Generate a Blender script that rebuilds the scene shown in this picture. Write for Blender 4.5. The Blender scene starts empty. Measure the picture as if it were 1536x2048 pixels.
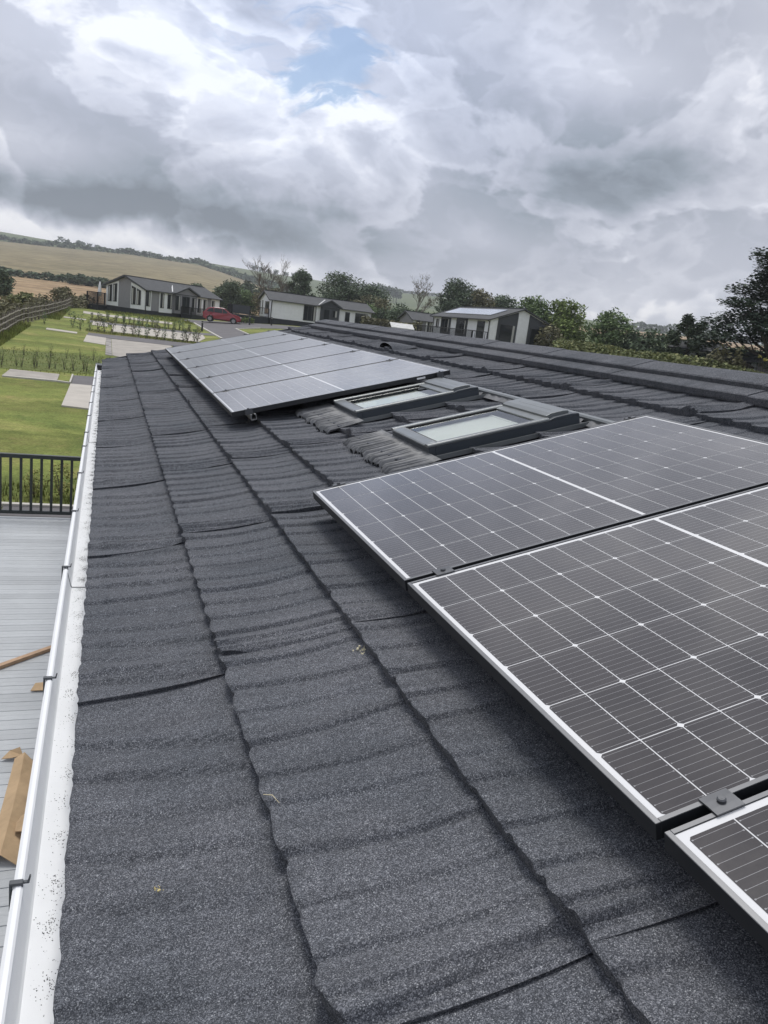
import bpy, math, random
from mathutils import Vector, Matrix
sc = bpy.context.scene
COL = sc.collection
PI = math.pi
R = math.radians
sin, cos = math.sin, math.cos

# ------------------------------------------------------------------ camera
CX, CY, CZ = -0.861, -3.137, 0.726
cd = bpy.data.cameras.new('camera'); cam = bpy.data.objects.new('camera', cd); COL.objects.link(cam)
cd.sensor_fit = 'VERTICAL'; cd.sensor_height = 36.0; cd.lens = 36*1529.5/2048
cd.clip_start = 0.05; cd.clip_end = 20000
cam.matrix_world = Matrix(((0.936877, -0.0318559, -0.34820495, CX), (-0.32849388, 0.26102084, -0.90772236, CY),
                           (0.11980506, 0.9648074, 0.23407996, CZ), (0, 0, 0, 1)))
sc.camera = cam
sc.view_settings.view_transform = 'Standard'; sc.view_settings.look = 'None'
sc.view_settings.gamma = 1; sc.view_settings.exposure = 0.12

# ------------------------------------------------------------------ node helper
class NT:
    def __init__(s, nt): s.nt = nt; s.n = nt.nodes; s.l = nt.links
    def node(s, t, **kw):
        n = s.n.new(t)
        for k, v in kw.items(): setattr(n, k, v)
        return n
    def put(s, inp, v):
        if isinstance(v, bpy.types.NodeSocket): s.l.new(v, inp)
        elif isinstance(v, (tuple, list)) and len(v) == 3 and inp.type == 'RGBA': inp.default_value = (*v, 1)
        else: inp.default_value = v
    def m(s, op, a, b=None, c=None, clamp=False):
        n = s.node('ShaderNodeMath', operation=op); n.use_clamp = clamp
        s.put(n.inputs[0], a)
        if b is not None: s.put(n.inputs[1], b)
        if c is not None: s.put(n.inputs[2], c)
        return n.outputs[0]
    def vm(s, op, a, b=None):
        n = s.node('ShaderNodeVectorMath', operation=op); s.put(n.inputs[0], a)
        if b is not None: s.put(n.inputs[3] if op == 'SCALE' else n.inputs[1], b)
        return n.outputs[0]
    def noise(s, vec, scale, detail=4, rough=.5, dist=0.0, out=0):
        n = s.node('ShaderNodeTexNoise'); s.put(n.inputs['Vector'], vec)
        n.inputs['Scale'].default_value = scale; n.inputs['Detail'].default_value = detail
        n.inputs['Roughness'].default_value = rough; n.inputs['Distortion'].default_value = dist
        return n.outputs[out]
    def vor(s, vec, scale, feature='F1', out='Color', rnd=1.0):
        n = s.node('ShaderNodeTexVoronoi', feature=feature); s.put(n.inputs['Vector'], vec)
        n.inputs['Scale'].default_value = scale; n.inputs['Randomness'].default_value = rnd
        return n.outputs[out]
    def ramp(s, fac, stops, interp='LINEAR'):
        n = s.node('ShaderNodeValToRGB'); s.put(n.inputs[0], fac); r = n.color_ramp; r.interpolation = interp
        while len(r.elements) < len(stops): r.elements.new(0.5)
        for e, (p, c) in zip(r.elements, stops):
            e.position = p; e.color = (*c, 1) if isinstance(c, (tuple, list)) else (c, c, c, 1)
        return n.outputs[0]
    def mix(s, fac, a, b, mode='MIX'):
        n = s.node('ShaderNodeMix', data_type='RGBA', blend_type=mode); s.put(n.inputs[0], fac)
        s.put(n.inputs[6], a); s.put(n.inputs[7], b); return n.outputs[2]
    def sstep(s, v, a, b):
        n = s.node('ShaderNodeMapRange', interpolation_type='SMOOTHSTEP'); s.put(n.inputs[0], v)
        n.inputs[1].default_value = a; n.inputs[2].default_value = b; return n.outputs[0]
    def sep(s, v):
        n = s.node('ShaderNodeSeparateXYZ'); s.put(n.inputs[0], v); return n.outputs
    def comb(s, x, y, z):
        n = s.node('ShaderNodeCombineXYZ')
        for i, q in enumerate((x, y, z)): s.put(n.inputs[i], q)
        return n.outputs[0]
    def mapping(s, v, scale):
        n = s.node('ShaderNodeMapping'); s.put(n.inputs[0], v); n.inputs['Scale'].default_value = scale; return n.outputs[0]

# ------------------------------------------------------------------ world: cloudy sky
SUN_EL, SUN_AZ = 66, 4          # azimuth clockwise from +Y
w = bpy.data.worlds.new('World'); sc.world = w; w.use_nodes = True
N = NT(w.node_tree); N.n.clear()
sky = N.node('ShaderNodeTexSky', sky_type='NISHITA'); sky.sun_disc = False
sky.sun_elevation = R(SUN_EL); sky.sun_rotation = R(SUN_AZ)
d = N.node('ShaderNodeTexCoord').outputs['Generated']
dx, dy, dz = N.sep(d)
warpn = N.vm('SUBTRACT', N.noise(d, 5.0, 5, .55, out=1), (.5, .5, .5))
dw = N.vm('ADD', d, N.vm('SCALE', warpn, 0.10))
warp2 = N.vm('SUBTRACT', N.noise(d, 16.0, 4, .6, out=1), (.5, .5, .5))
dw2 = N.vm('ADD', dw, N.vm('SCALE', warp2, 0.035))
wx, wy, wz = N.sep(dw2)
az = N.m('ARCTAN2', wx, wy); el = N.m('ARCSINE', wz)
def blob(a0, e0, sa, se, amp):
    u = N.m('DIVIDE', N.m('SUBTRACT', az, a0), sa); v = N.m('DIVIDE', N.m('SUBTRACT', el, e0), se)
    q = N.m('ADD', N.m('MULTIPLY', u, u), N.m('MULTIPLY', v, v))
    return N.m('MULTIPLY', N.m('EXPONENT', N.m('MULTIPLY', q, -0.5)), amp)
BL = [(-0.086, 0.2536, 0.0981, 0.0523, 0.15), (0.0513, 0.2831, 0.0719, 0.0327, 0.2), (-0.0503, 0.1912, 0.085, 0.0589, -0.2),
 (0.0408, 0.1679, 0.0981, 0.0392, -0.12), (0.1869, 0.2071, 0.0719, 0.0719, 0.15), (-0.0696, 0.1377, 0.0719, 0.0229, 0.26),
 (0.0098, 0.1205, 0.0589, 0.0105, 0.17), (-0.0377, 0.0965, 0.1635, 0.0209, -0.42), (0.1478, 0.1086, 0.17, 0.0262, -0.45),
 (0.3782, 0.1324, 0.0785, 0.0327, -0.12), (-0.0632, 0.0576, 0.0785, 0.0131, 0.45), (0.1038, 0.0596, 0.0981, 0.0144, 0.36),
 (0.2737, 0.1815, 0.0719, 0.0523, 0.12), (0.4128, 0.3053, 0.0458, 0.0589, -0.12), (0.4988, 0.2162, 0.1308, 0.0589, -0.22),
 (0.6578, 0.1957, 0.1177, 0.0523, -0.22), (0.5105, 0.3126, 0.0785, 0.0196, 0.15), (0.7046, 0.2532, 0.0294, 0.0196, 0.17),
 (0.4351, 0.1243, 0.0392, 0.0144, 0.17), (0.5641, 0.0825, 0.1308, 0.0262, -0.08), (0.6854, 0.0602, 0.0981, 0.0262, 0.12),
 (0.2756, 0.222, 0.0327, 0.0120, 0.45)]
tot = 0.54
for b in BL: tot = N.m('ADD', tot, blob(*b))
dst = N.comb(dx, dy, N.m('MULTIPLY', dz, 1.7))
big = N.m('SUBTRACT', N.noise(dst, 3.6, 5, .45, .2), .5)
tot = N.m('ADD', tot, N.m('MULTIPLY', big, 0.70))
# billow layers: bright crisp rim, darker inside
def billow(scale, off, thr, amp, soft):
    v = N.vm('ADD', dst, off)
    f = N.noise(v, scale, 6, .52, .35)
    rim = N.m('MULTIPLY', N.sstep(f, thr, thr+soft), N.m('SUBTRACT', 1.0, N.sstep(f, thr+soft, thr+soft+.14)))
    inner = N.sstep(f, thr+soft, thr+.2)
    return N.m('SUBTRACT', N.m('MULTIPLY', rim, amp), N.m('MULTIPLY', inner, amp*.55))
tot = N.m('ADD', tot, billow(4.3, (1.3, .2, .7), .48, .21, .035))
tot = N.m('ADD', tot, billow(19.0, (7.7, 3.2, 5.1), .50, .035, .05))
tot = N.m('ADD', tot, billow(9.0, (4.1, 2.2, .1), .50, .085, .045))
cc = N.ramp(tot, [(0.0, (.19, .22, .26)), (.25, (.29, .33, .385)), (.5, (.45, .475, .55)), (.75, (.65, .67, .745)), (1.0, (.95, .95, .98))])
cc = N.mix(N.m('MULTIPLY', blob(.20, .30, .26, .10, 1.0), .9, clamp=True), cc, N.mix(1.0, cc, (.90, .97, 1.10), 'MULTIPLY'))
gap = N.m('ADD', blob(.2419, .256, .044, .024, 1.05), blob(.2114, .305, .125, .045, .55))
cir = N.noise(N.mapping(dw, (1.0, 1.0, 4.0)), 14.0, 7, .62, .8)
gap = N.m('SUBTRACT', gap, N.m('MULTIPLY', N.m('SUBTRACT', cir, .42), 2.0))
gm = N.sstep(gap, .34, .85)
gm = N.m('MULTIPLY', gm, .9)
bg1 = N.node('ShaderNodeBackground'); N.put(bg1.inputs[0], sky.outputs[0]); bg1.inputs[1].default_value = 0.115
bg2 = N.node('ShaderNodeBackground'); N.put(bg2.inputs[0], cc); bg2.inputs[1].default_value = 1.06
mx = N.node('ShaderNodeMixShader'); N.put(mx.inputs[0], gm); N.l.new(bg2.outputs[0], mx.inputs[1]); N.l.new(bg1.outputs[0], mx.inputs[2])
out = N.node('ShaderNodeOutputWorld'); N.l.new(mx.outputs[0], out.inputs[0])
try: w.cycles.sampling_method = 'MANUAL'; w.cycles.sample_map_resolution = 512
except Exception: pass

# ------------------------------------------------------------------ sun
sd = bpy.data.lights.new('sun', 'SUN'); sd.energy = 2.0; sd.angle = R(24); sd.color = (1.0, .96, .9)
so = bpy.data.objects.new('sun', sd); COL.objects.link(so)
sv = Vector((sin(R(SUN_AZ))*cos(R(SUN_EL)), cos(R(SUN_AZ))*cos(R(SUN_EL)), sin(R(SUN_EL))))
so.rotation_euler = sv.to_track_quat('Z', 'Y').to_euler(); so.location = (20, -20, 60)

# ------------------------------------------------------------------ mesh helpers
def tag(o, label=None, cat=None, group=None, kind=None):
    if label: o['label'] = label
    if cat: o['category'] = cat
    if group: o['group'] = group
    if kind: o['kind'] = kind
    return o
def empty(name, loc, rot=(0, 0, 0), **kw):
    o = bpy.data.objects.new(name, None); COL.objects.link(o); o.location = loc; o.rotation_euler = rot
    o.empty_display_size = .2; return tag(o, **kw)
class MB:
    def __init__(s): s.v = []; s.f = []; s.mi = []; s.cur = 0; s.T = None
    def add(s, vs, fs):
        k = len(s.v)
        if s.T is not None: vs = [tuple(s.T @ Vector(p)) for p in vs]
        s.v += [tuple(p) for p in vs]; s.f += [tuple(i+k for i in f) for f in fs]; s.mi += [s.cur]*len(fs)
        return s
    def box(s, a, b):
        (x0, y0, z0), (x1, y1, z1) = a, b
        return s.add([(x0,y0,z0),(x1,y0,z0),(x1,y1,z0),(x0,y1,z0),(x0,y0,z1),(x1,y0,z1),(x1,y1,z1),(x0,y1,z1)],
                     [(3,2,1,0),(4,5,6,7),(0,1,5,4),(1,2,6,5),(2,3,7,6),(3,0,4,7)])
    def prism(s, poly, fn, a, b):
        """poly of 2d points; fn(p,h) -> 3d"""
        n = len(poly); vs = [fn(p, a) for p in poly]+[fn(p, b) for p in poly]
        return s.add(vs, [tuple(range(n))[::-1], tuple(range(n, 2*n))]+[(i, (i+1) % n, n+(i+1) % n, n+i) for i in range(n)])
    def tube(s, pts, rs, n=6, cap=True):
        if not isinstance(rs, (list, tuple)): rs = [rs]*len(pts)
        pts = [Vector(p) for p in pts]; k0 = []; vs = []; fs = []
        up = Vector((0, 0, 1)); prev = None
        for i, p in enumerate(pts):
            t = (pts[min(i+1, len(pts)-1)]-pts[max(i-1, 0)]).normalized()
            if prev is None:
                a = t.cross(up if abs(t.z) < .9 else Vector((1, 0, 0))).normalized()
            else:
                a = (prev-t*prev.dot(t)).normalized()
            prev = a; b = t.cross(a)
            for j in range(n):
                an = 2*PI*j/n; vs.append(p+(a*cos(an)+b*sin(an))*rs[i])
        for i in range(len(pts)-1):
            for j in range(n): fs.append((i*n+j, i*n+(j+1) % n, (i+1)*n+(j+1) % n, (i+1)*n+j))
        if cap: fs += [tuple(range(n))[::-1], tuple(range((len(pts)-1)*n, len(pts)*n))]
        return s.add(vs, fs)
    def bar(s, a, b, w, h):
        """box beam from a to b, width w (horizontal), height h"""
        a = Vector(a); b = Vector(b); t = (b-a).normalized()
        x = t.cross(Vector((0, 0, 1)))
        x = Vector((1, 0, 0)) if x.length < 1e-3 else x.normalized()
        y = x.cross(t); vs = []
        for p in (a, b):
            for i, j in ((-1,-1),(1,-1),(1,1),(-1,1)): vs.append(p+x*i*w/2+y*j*h/2)
        return s.add(vs, [(3,2,1,0),(4,5,6,7),(0,1,5,4),(1,2,6,5),(2,3,7,6),(3,0,4,7)])
    def build(s, name, mats, parent=None, world=False, smooth=False, loc=None, fixn=False, bevel=0):
        me = bpy.data.meshes.new(name)
        vs = s.v
        if world and parent is not None:
            inv = wmat(parent).inverted(); vs = [tuple(inv @ Vector(p)) for p in vs]
        if loc is not None: vs = [(p[0]-loc[0], p[1]-loc[1], p[2]-loc[2]) for p in vs]
        me.from_pydata(vs, [], s.f)
        if not isinstance(mats, (list, tuple)): mats = [mats]
        for m in mats: me.materials.append(m)
        if len(mats) > 1: me.polygons.foreach_set('material_index', s.mi)
        if smooth: me.polygons.foreach_set('use_smooth', [True]*len(me.polygons))
        me.update()
        o = bpy.data.objects.new(name, me); COL.objects.link(o)
        if parent is not None: o.parent = parent
        if loc is not None: o.location = loc
        if bevel:
            b = o.modifiers.new('bevel', 'BEVEL'); b.width = bevel; b.segments = 2; b.limit_method = 'ANGLE'
        return o
def wmat(o):
    m = Matrix.LocRotScale(o.location, o.rotation_euler, o.scale)
    return wmat(o.parent) @ m if o.parent else m
def copy_tree(o, parent=None):
    c = o.copy(); COL.objects.link(c)
    if parent is not None: c.parent = parent
    for ch in list(KIDS(o)): copy_tree(ch, c)
    return c
def KIDS(o): return [x for x in ALLO() if x.parent == o]
def ALLO(): return list(COL.objects)

# ------------------------------------------------------------------ materials
def pmat(name, col, rough=.6, spec=.5, metal=0., var=0., vs=3.0, bump=0., bs=50., coord='Object', detail=4):
    m = bpy.data.materials.new(name); m.use_nodes = True; n = NT(m.node_tree)
    p = m.node_tree.nodes['Principled BSDF']
    p.inputs['Roughness'].default_value = rough; p.inputs['Metallic'].default_value = metal
    p.inputs['Specular IOR Level'].default_value = spec
    tc = n.node('ShaderNodeTexCoord').outputs[coord]
    if var:
        f = n.noise(tc, vs, detail, .6)
        lo = tuple(c*(1-var) for c in col); hi = tuple(min(1, c*(1+var)) for c in col)
        n.put(p.inputs['Base Color'], n.ramp(f, [(.3, lo), (.7, hi)]))
        r2 = n.noise(tc, vs*2.3, 3, .6)
        n.put(p.inputs['Roughness'], n.m('ADD', n.m('MULTIPLY', n.m('SUBTRACT', r2, .5), .25), rough))
    else: p.inputs['Base Color'].default_value = (*col, 1)
    if bump:
        b = n.node('ShaderNodeBump'); b.inputs['Strength'].default_value = bump; b.inputs['Distance'].default_value = .01
        n.put(b.inputs['Height'], n.noise(tc, bs, 3, .6)); n.l.new(b.outputs[0], p.inputs['Normal'])
    return m, n, p
def M_(*a, **k): return pmat(*a, **k)[0]

# granule-coated roofing
def roof_mat(name, k=1.0):
    m, n, p = pmat(name, (.1, .1, .1), .92, .25)
    tc = n.node('ShaderNodeTexCoord').outputs['Object']
    g = n.sep(n.vor(tc, 600, out='Color'))[0]
    c = n.ramp(g, [(0, (.019*k, .021*k, .025*k)), (.45, (.036*k, .039*k, .045*k)), (.8, (.080*k, .085*k, .095*k)), (.95, (.105*k, .11*k, .122*k)), (1, (.19*k, .20*k, .21*k))])
    lo = n.ramp(n.noise(tc, 2.2, 5, .62), [(.3, (.80, .82, .84)), (.7, (1.18, 1.15, 1.14))])
    md = n.ramp(n.noise(tc, 60, 4, .7), [(.3, .82), (.7, 1.18)])
    sf = n.ramp(n.noise(n.mapping(tc, (1, 2.5, 1)), 5.5, 7, .7, 1.2), [(.60, 1.0), (.74, 1.30)])
    st = n.ramp(n.noise(n.mapping(tc, (.7, 9, 1)), 2.5, 4, .6), [(.35, .88), (.65, 1.1)])
    c = n.mix(1.0, c, lo, 'MULTIPLY'); c = n.mix(1.0, c, md, 'MULTIPLY'); c = n.mix(1.0, c, st, 'MULTIPLY'); c = n.mix(1.0, c, sf, 'MULTIPLY')
    n.put(p.inputs['Base Color'], c)
    b = n.node('ShaderNodeBump'); b.inputs['Strength'].default_value = .6; b.inputs['Distance'].default_value = .0016
    n.put(b.inputs['Height'], n.m('ADD', g, n.m('MULTIPLY', n.noise(tc, 150, 3, .6), .8))); n.l.new(b.outputs[0], p.inputs['Normal'])
    return m
ROOF = roof_mat('stone_coated_tile', 1.9)

# ------------------------------------------------------------------ terrain
def lt(t, x):
    if x <= t[0][0]: return t[0][1]
    for (a, b), (c, d_) in zip(t, t[1:]):
        if x <= c: return b+(d_-b)*(x-a)/(c-a)
    return t[-1][1]
RISE = [(-60, 1.0), (-12, 1.7), (0, 1.75), (6, 2.0), (12, 2.7), (18, 3.0), (30, 2.7), (45, 2.2), (90, 1.2)]
TB1 = [(-90, .003), (-20, .004), (-6.5, .0047), (-.4, .0056), (7.6, .0069), (25, .008), (38, .0175), (46, .018), (60, .01), (90, .006)]
TB2 = [(-90, .02), (-20, .036), (-6.5, .0406), (1.4, .0461), (6, .0452), (10.2, .033), (15, .028), (25, .028), (38, .0315), (50, .03), (90, .02)]
TB3 = [(-90, .03), (-20, .048), (-6.5, .0507), (-.7, .0477), (6, .0493), (10, .0471), (15, .0452), (18.4, .0435), (23.4, .0449), (39, .0346), (45, .0323), (90, .02)]
def smooth(t): t = max(0, min(1, t)); return t*t*(3-2*t)
def gz(x, y):
    r = math.hypot(x-CX, y-CY); a = math.degrees(math.atan2(x-CX, y-CY))
    if r <= 95: return -3.25+lt(RISE, a)*(r/95)**1.5
    z0 = -3.25+lt(RISE, a)
    r1, r2, r3 = 260., 850., 1250.
    z1 = CZ+r1*lt(TB1, a); z2 = CZ+r2*lt(TB2, a); z3 = CZ+r3*lt(TB3, a)
    if r < 115: return z0
    if r < r1: t = (r-115)/(r1-115); return z0+(z1-z0)*t*(.5+.5*t)
    if r < r2: t = (r-r1)/(r2-r1); return z1+(z2-z1)*t
    if r < r3: t = (r-r2)/(r3-r2); return z2+(z3-z2)*t
    t = (r-r3)/4000; return z3-60*t
azs = []
a = -180.
while a < 180: azs.append(a); a += .3 if -14 <= a < 56 else 3.
RAD1 = [1.5*k for k in range(1, 8)]+[12+2.4*k for k in range(0, 34)]+[93.8, 95, 99, 103, 107, 111]
RAD2 = [111, 115, 122, 130, 140, 155, 175, 200, 230, 260, 300, 350, 420, 500, 600, 700, 800, 850, 900, 1000, 1100, 1200, 1250, 1320, 1500, 2100]
def ring_mesh(name, rads, mats, cls, center):
    vs = []; fs = []; mi = []; n = len(azs)
    if center: vs.append((CX, CY, gz(CX, CY)))
    o = len(vs)
    for r in rads:
        for a in azs:
            x = CX+r*sin(R(a)); y = CY+r*cos(R(a)); vs.append((x, y, gz(x, y)))
    if center:
        for j in range(n): fs.append((0, o+(j+1) % n, o+j)); mi.append(0)
    for i in range(len(rads)-1):
        for j in range(n):
            q = (o+i*n+j, o+i*n+(j+1) % n, o+(i+1)*n+(j+1) % n, o+(i+1)*n+j)
            fs.append(q)
            mi.append(cls((rads[i]+rads[i+1])/2, azs[j]+.15))
    me = bpy.data.meshes.new(name); me.from_pydata(vs, [], fs)
    for m in mats: me.materials.append(m)
    me.polygons.foreach_set('material_index', mi); me.polygons.foreach_set('use_smooth', [True]*len(fs)); me.update()
    me.flip_normals() if me.polygons[len(fs)//2].normal.z < 0 else None
    ob = bpy.data.objects.new(name, me); COL.objects.link(ob); ob['kind'] = 'structure'; return ob
def grass_mat(name, c1, c2, c3, s=1.0, fine=14., bump=.5, stripe=0):
    m, n, p = pmat(name, c1, .95, .15)
    tc = n.node('ShaderNodeTexCoord').outputs['Object']
    f = n.noise(tc, .35*s, 6, .65, .5); g = n.noise(tc, fine, 5, .75); h = n.noise(tc, 2.2*s, 4, .6, .6)
    c = n.ramp(f, [(.32, c1), (.52, c2), (.72, c3)])
    c = n.mix(1.0, c, n.ramp(g, [(.3, .55), (.7, 1.4)]), 'MULTIPLY')
    c = n.mix(1.0, c, n.ramp(h, [(.3, .8), (.7, 1.2)]), 'MULTIPLY')
    if stripe:
        x, y, z = n.sep(tc)
        s_ = n.m('SINE', n.m('ADD', n.m('MULTIPLY', y, stripe), n.m('MULTIPLY', f, 9.0)))
        c = n.mix(1.0, c, n.ramp(n.m('ADD', n.m('MULTIPLY', s_, .5), .5), [(.2, .88), (.8, 1.12)]), 'MULTIPLY')
        wp = n.m('MULTIPLY', n.sstep(n.noise(tc, .8, 6, .7, .8), .54, .72), .45)
        c = n.mix(wp, c, tuple(q*1.25 if i_ != 1 else q*1.02 for i_, q in enumerate(c3)))
    n.put(p.inputs['Base Color'], c)
    b = n.node('ShaderNodeBump'); b.inputs['Strength'].default_value = bump; b.inputs['Distance'].default_value = .05
    n.put(b.inputs['Height'], g); n.l.new(b.outputs[0], p.inputs['Normal'])
    return m
LAWN = grass_mat('lawn_grass', (.128, .168, .045), (.188, .215, .060), (.28, .265, .098), 1.0, 16, .6, 1.1)
ROUGH = grass_mat('rough_grass', (.11, .13, .05), (.16, .17, .07), (.21, .20, .10), 1.5, 6)
TAN = grass_mat('stubble_field', (.27, .19, .11), (.32, .23, .135), (.36, .27, .16), .12, .4, .1, .35)
OLIVE = grass_mat('ripening_crop_field', (.19, .165, .095), (.23, .195, .115), (.26, .22, .13), .04, .1, .1)
GREEN = grass_mat('pasture_grass', (.09, .12, .06), (.12, .15, .07), (.14, .16, .08), .03, .1, .1)
def cls1(r, a):
    x = CX+r*sin(R(a)); y = CY+r*cos(R(a))
    xf = lt([(-20, -6.4), (48, -6.8), (60, -6.8), (71, -5.8), (85, -4.95), (96, -4.6), (101, -2.8)], y)
    if x < xf: return 1 if x > xf-2.5 or r < 30 else 2
    if y > 100: return 2 if a < 9 else 1
    if a > 14: return 1
    return 0
ring_mesh('ground', RAD1, [LAWN, ROUGH, TAN, OLIVE, GREEN], cls1, True)
def cls2(r, a):
    if a > 30: return 4 if r < 400 else (2 if r < 850 else 4)
    if r < 260: return 2 if a < 12 else 4
    if r < 850: return 3 if a < 11 else 4
    return 4
ring_mesh('hills', RAD2, [LAWN, ROUGH, TAN, OLIVE, GREEN], cls2, False)

# ------------------------------------------------------------------ the lodge whose roof we look along
TH = R(15.5); CT, ST = cos(TH), sin(TH)
def rw(v, u, n): return (v*CT-n*ST, u, v*ST+n*CT)
GREYWALL = M_('lodge_wall_grey', (.30, .31, .33), .7, var=.06)
WHITEWALL = M_('lodge_wall_white', (.62, .64, .66), .65, var=.05)
DARKTRIM = M_('anthracite_trim', (.030, .034, .040), .45, var=.15)
BLACKM = M_('black_metal', (.014, .015, .017), .4)
WHITEPL = M_('white_plastic', (.78, .80, .82), .6, var=.03, vs=6)
UNDER = M_('roof_underlay', (.02, .02, .022), .9)
LG = empty('park_lodge', (3.0, 2.0, gz(3, 2)), label='foreground lodge with dark tiled roof, white gutter and two skylights', cat='lodge')

Y0, Y1 = -5.2, 10.35      # roof extent along the eave
RIDGE_V = 2.87
def rmb(): m = MB(); m.T = Matrix(((CT, 0, -ST, 0), (0, 1, 0, 0), (ST, 0, CT, 0), (0, 0, 0, 1))); return m

NOSE = [-.965, -.57, -.172, .19, .58, .98, 1.375, 1.775, 2.17, 2.54]
rnd = random.Random(5)
def smooth01(t): t = 0. if t < 0 else (1. if t > 1 else t); return t*t*(3-2*t)
vs = []; fs = []
TL = 1.247; NB = -.140
def tile(k, ua, ub, seed):
    """one pressed tile sheet: course k, from ua (near edge) to ub"""
    rr = random.Random(seed)
    v0, v1 = NOSE[k], NOSE[k+1]+.015
    ribs = [ua+(ub-ua)*(j+.15+rr.uniform(-.22, .22))/10 for j in range(11)]+[ua+.022, ua+.052]
    hts = [rr.uniform(.0, 1.0)**.8 for _ in ribs]; slant = [rr.uniform(-.035, .035) for _ in ribs]
    sag = rr.uniform(.0, .008); lift = rr.uniform(.007, .012); tw = rr.uniform(-.0035, .0035)
    du = .0046 if ua < 2.4 else .0085; nu = int((ub-ua)/du)+1; us = [ua+(ub-ua)*i/nu for i in range(nu+1)]
    S = [0, .012, .04, .1, .19, .3, .42, .55, .68, .82, .92, 1.0]
    base = len(vs); nc = len(us)
    bow = rr.uniform(.010, .018); sk = .10 if k == 0 else rr.uniform(-.01, .02)
    def h(u, s):
        u = u-sk*(1-s); u0_ = u+sk*(1-s); n = NB+.034*(1-s)**1.5+tw*(1-s)*((u-ua)/(ub-ua)-.5)*2
        a = 0
        for j, b in enumerate(ribs):
            bb = b+slant[j]*(s-.2)+.010*sin(3.1*s+j)*hts[j]; x_ = u-bb; A_ = (.0035+.0115*hts[j])*(.6+.4*(1-s))*(1 if k or s > .15 else .5)
            if -.125 < x_ < 0: a += 0
            if 0 <= x_ < .14:   # steps up toward the far side, then sinks gently
                a += A_*smooth01(x_/.006)*(1-smooth01((x_-.02)/.115))
            if -.014 < x_ < .004: a -= .004*hts[j]*(1-abs(x_+.005)/.009)
        n += a
        e = (u0_-ua)
        if e < .3: n += lift*(1-e/.3)**2*(.55+.45*(1-s))+sag*sin(PI*min(1, s*1.02))*(1-e/.3)
        n += -bow*sin(PI*s)*.5
        return n
    def nosev(u):
        a = 0
        for j, b in enumerate(ribs):
            dd = (u-b)/.016
            a += (.009 if k else .0035)*hts[j]*math.exp(-dd*dd)
            if 0 <= u-b < .125: a -= (.003 if k else .001)*sin(PI*(u-b)/.125)
        return v0+a+.002*sin(u*37)
    for i, s in enumerate(S):
        for u in us:
            nv = nosev(u); v = nv+(v1-nv)*s; vs.append(rw(v, u, h(u, s)-(.004 if i == 0 else 0)))
    for i in range(len(S)-1):
        for j in range(nc-1):
            a = base+i*nc+j; fs.append((a, a+nc, a+nc+1, a+1))
    # riser at the nose (own vertices: crisp edge)
    rb = len(vs)
    for t in (0, 1, 2):
        for u in us:
            nv = nosev(u)
            if t == 0: vs.append(rw(nv, u, h(u, 0)-.004))
            elif t == 1: vs.append(rw(nv+.001, u, h(u, 0)-.016))
            else: vs.append(rw(nv+.010, u, NB-.012))
    for t in range(2):
        for j in range(nc-1):
            a = rb+t*nc+j; fs.append((a, a+1, a+nc+1, a+nc))
    # near side edge
    sb = len(vs)
    for s in S:
        u = ua; nv = nosev(u); v = nv+(v1-nv)*s
        vs.append(rw(v, u, h(u, s))); vs.append(rw(v, u+.009, NB-.006 if s > .1 else h(u, s)-.022))
    for i in range(len(S)-1):
        a = sb+2*i; fs.append((a, a+1, a+3, a+2))
for k in range(len(NOSE)-1):
    off = [.0, .04, .02, .03, .0, .05, .02, -.02, .03][k]
    j = -5
    while True:
        ua = .125+off+j*TL-.012+rnd.uniform(-.006, .006); ub = .125+off+(j+1)*TL+.02
        j += 1
        if ub < Y0: continue
        if ua > Y1: break
        tile(k, max(ua, Y0), min(ub, Y1), 100*k+j)
tm = MB(); tm.v = vs; tm.f = fs; tm.mi = [0]*len(fs)
tm.build('roof_tiles', ROOF, LG, world=True, smooth=True)
# boarding under the tiles, far slope, gable ends
rx, _, rz = rw(RIDGE_V, 0, -.15); ex, _, ez = rw(-.93, 0, -.16)
WX0 = -.70; WX1 = 2*rx+.70
b = MB()
b.add([(ex, Y0+.02, ez), (ex, Y1-.05, ez), (rx, Y1-.05, rz), (rx, Y0+.02, rz), (2*rx-ex, Y0+.02, ez), (2*rx-ex, Y1-.05, ez)],
      [(0, 3, 2, 1), (3, 4, 5, 2)])
b.add([(ex, Y0+.02, ez-.03), (ex, Y1-.05, ez-.03), (2*rx-ex, Y1-.05, ez-.03), (2*rx-ex, Y0+.02, ez-.03)], [(0, 1, 2, 3)])
b.build('roof_deck', UNDER, LG, world=True)
b = MB()
tx, _, tz = rw(RIDGE_V, 0, -.12)
b.add([(tx, Y0, tz), (tx, Y1, tz), (2*tx+.93, Y1, -.36), (2*tx+.93, Y0, -.36)], [(0, 3, 2, 1)])
b.build('rear_roof_slope', ROOF, LG, world=True)
b = MB(); zt = -.43
b.box((WX0, Y0+.35, gz(0, 0)-.3), (2*rx-WX0, Y1-.35, zt))
b.add([(WX0, Y0+.35, zt), (2*rx-WX0, Y0+.35, zt), (rx, Y0+.35, rz-.05)], [(0, 1, 2)])
b.add([(WX0, Y1-.35, zt), (2*rx-WX0, Y1-.35, zt), (rx, Y1-.35, rz-.05)], [(0, 2, 1)])
b.build('wall', GREYWALL, LG, world=True)
b = MB(); b.box((-.835, Y0, -.56), (-.815, Y1-.05, -.372)); b.box((-.814, Y0, -.545), (-.703, Y1-.36, -.53))
b.build('fascia', DARKTRIM, LG, world=True)

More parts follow.
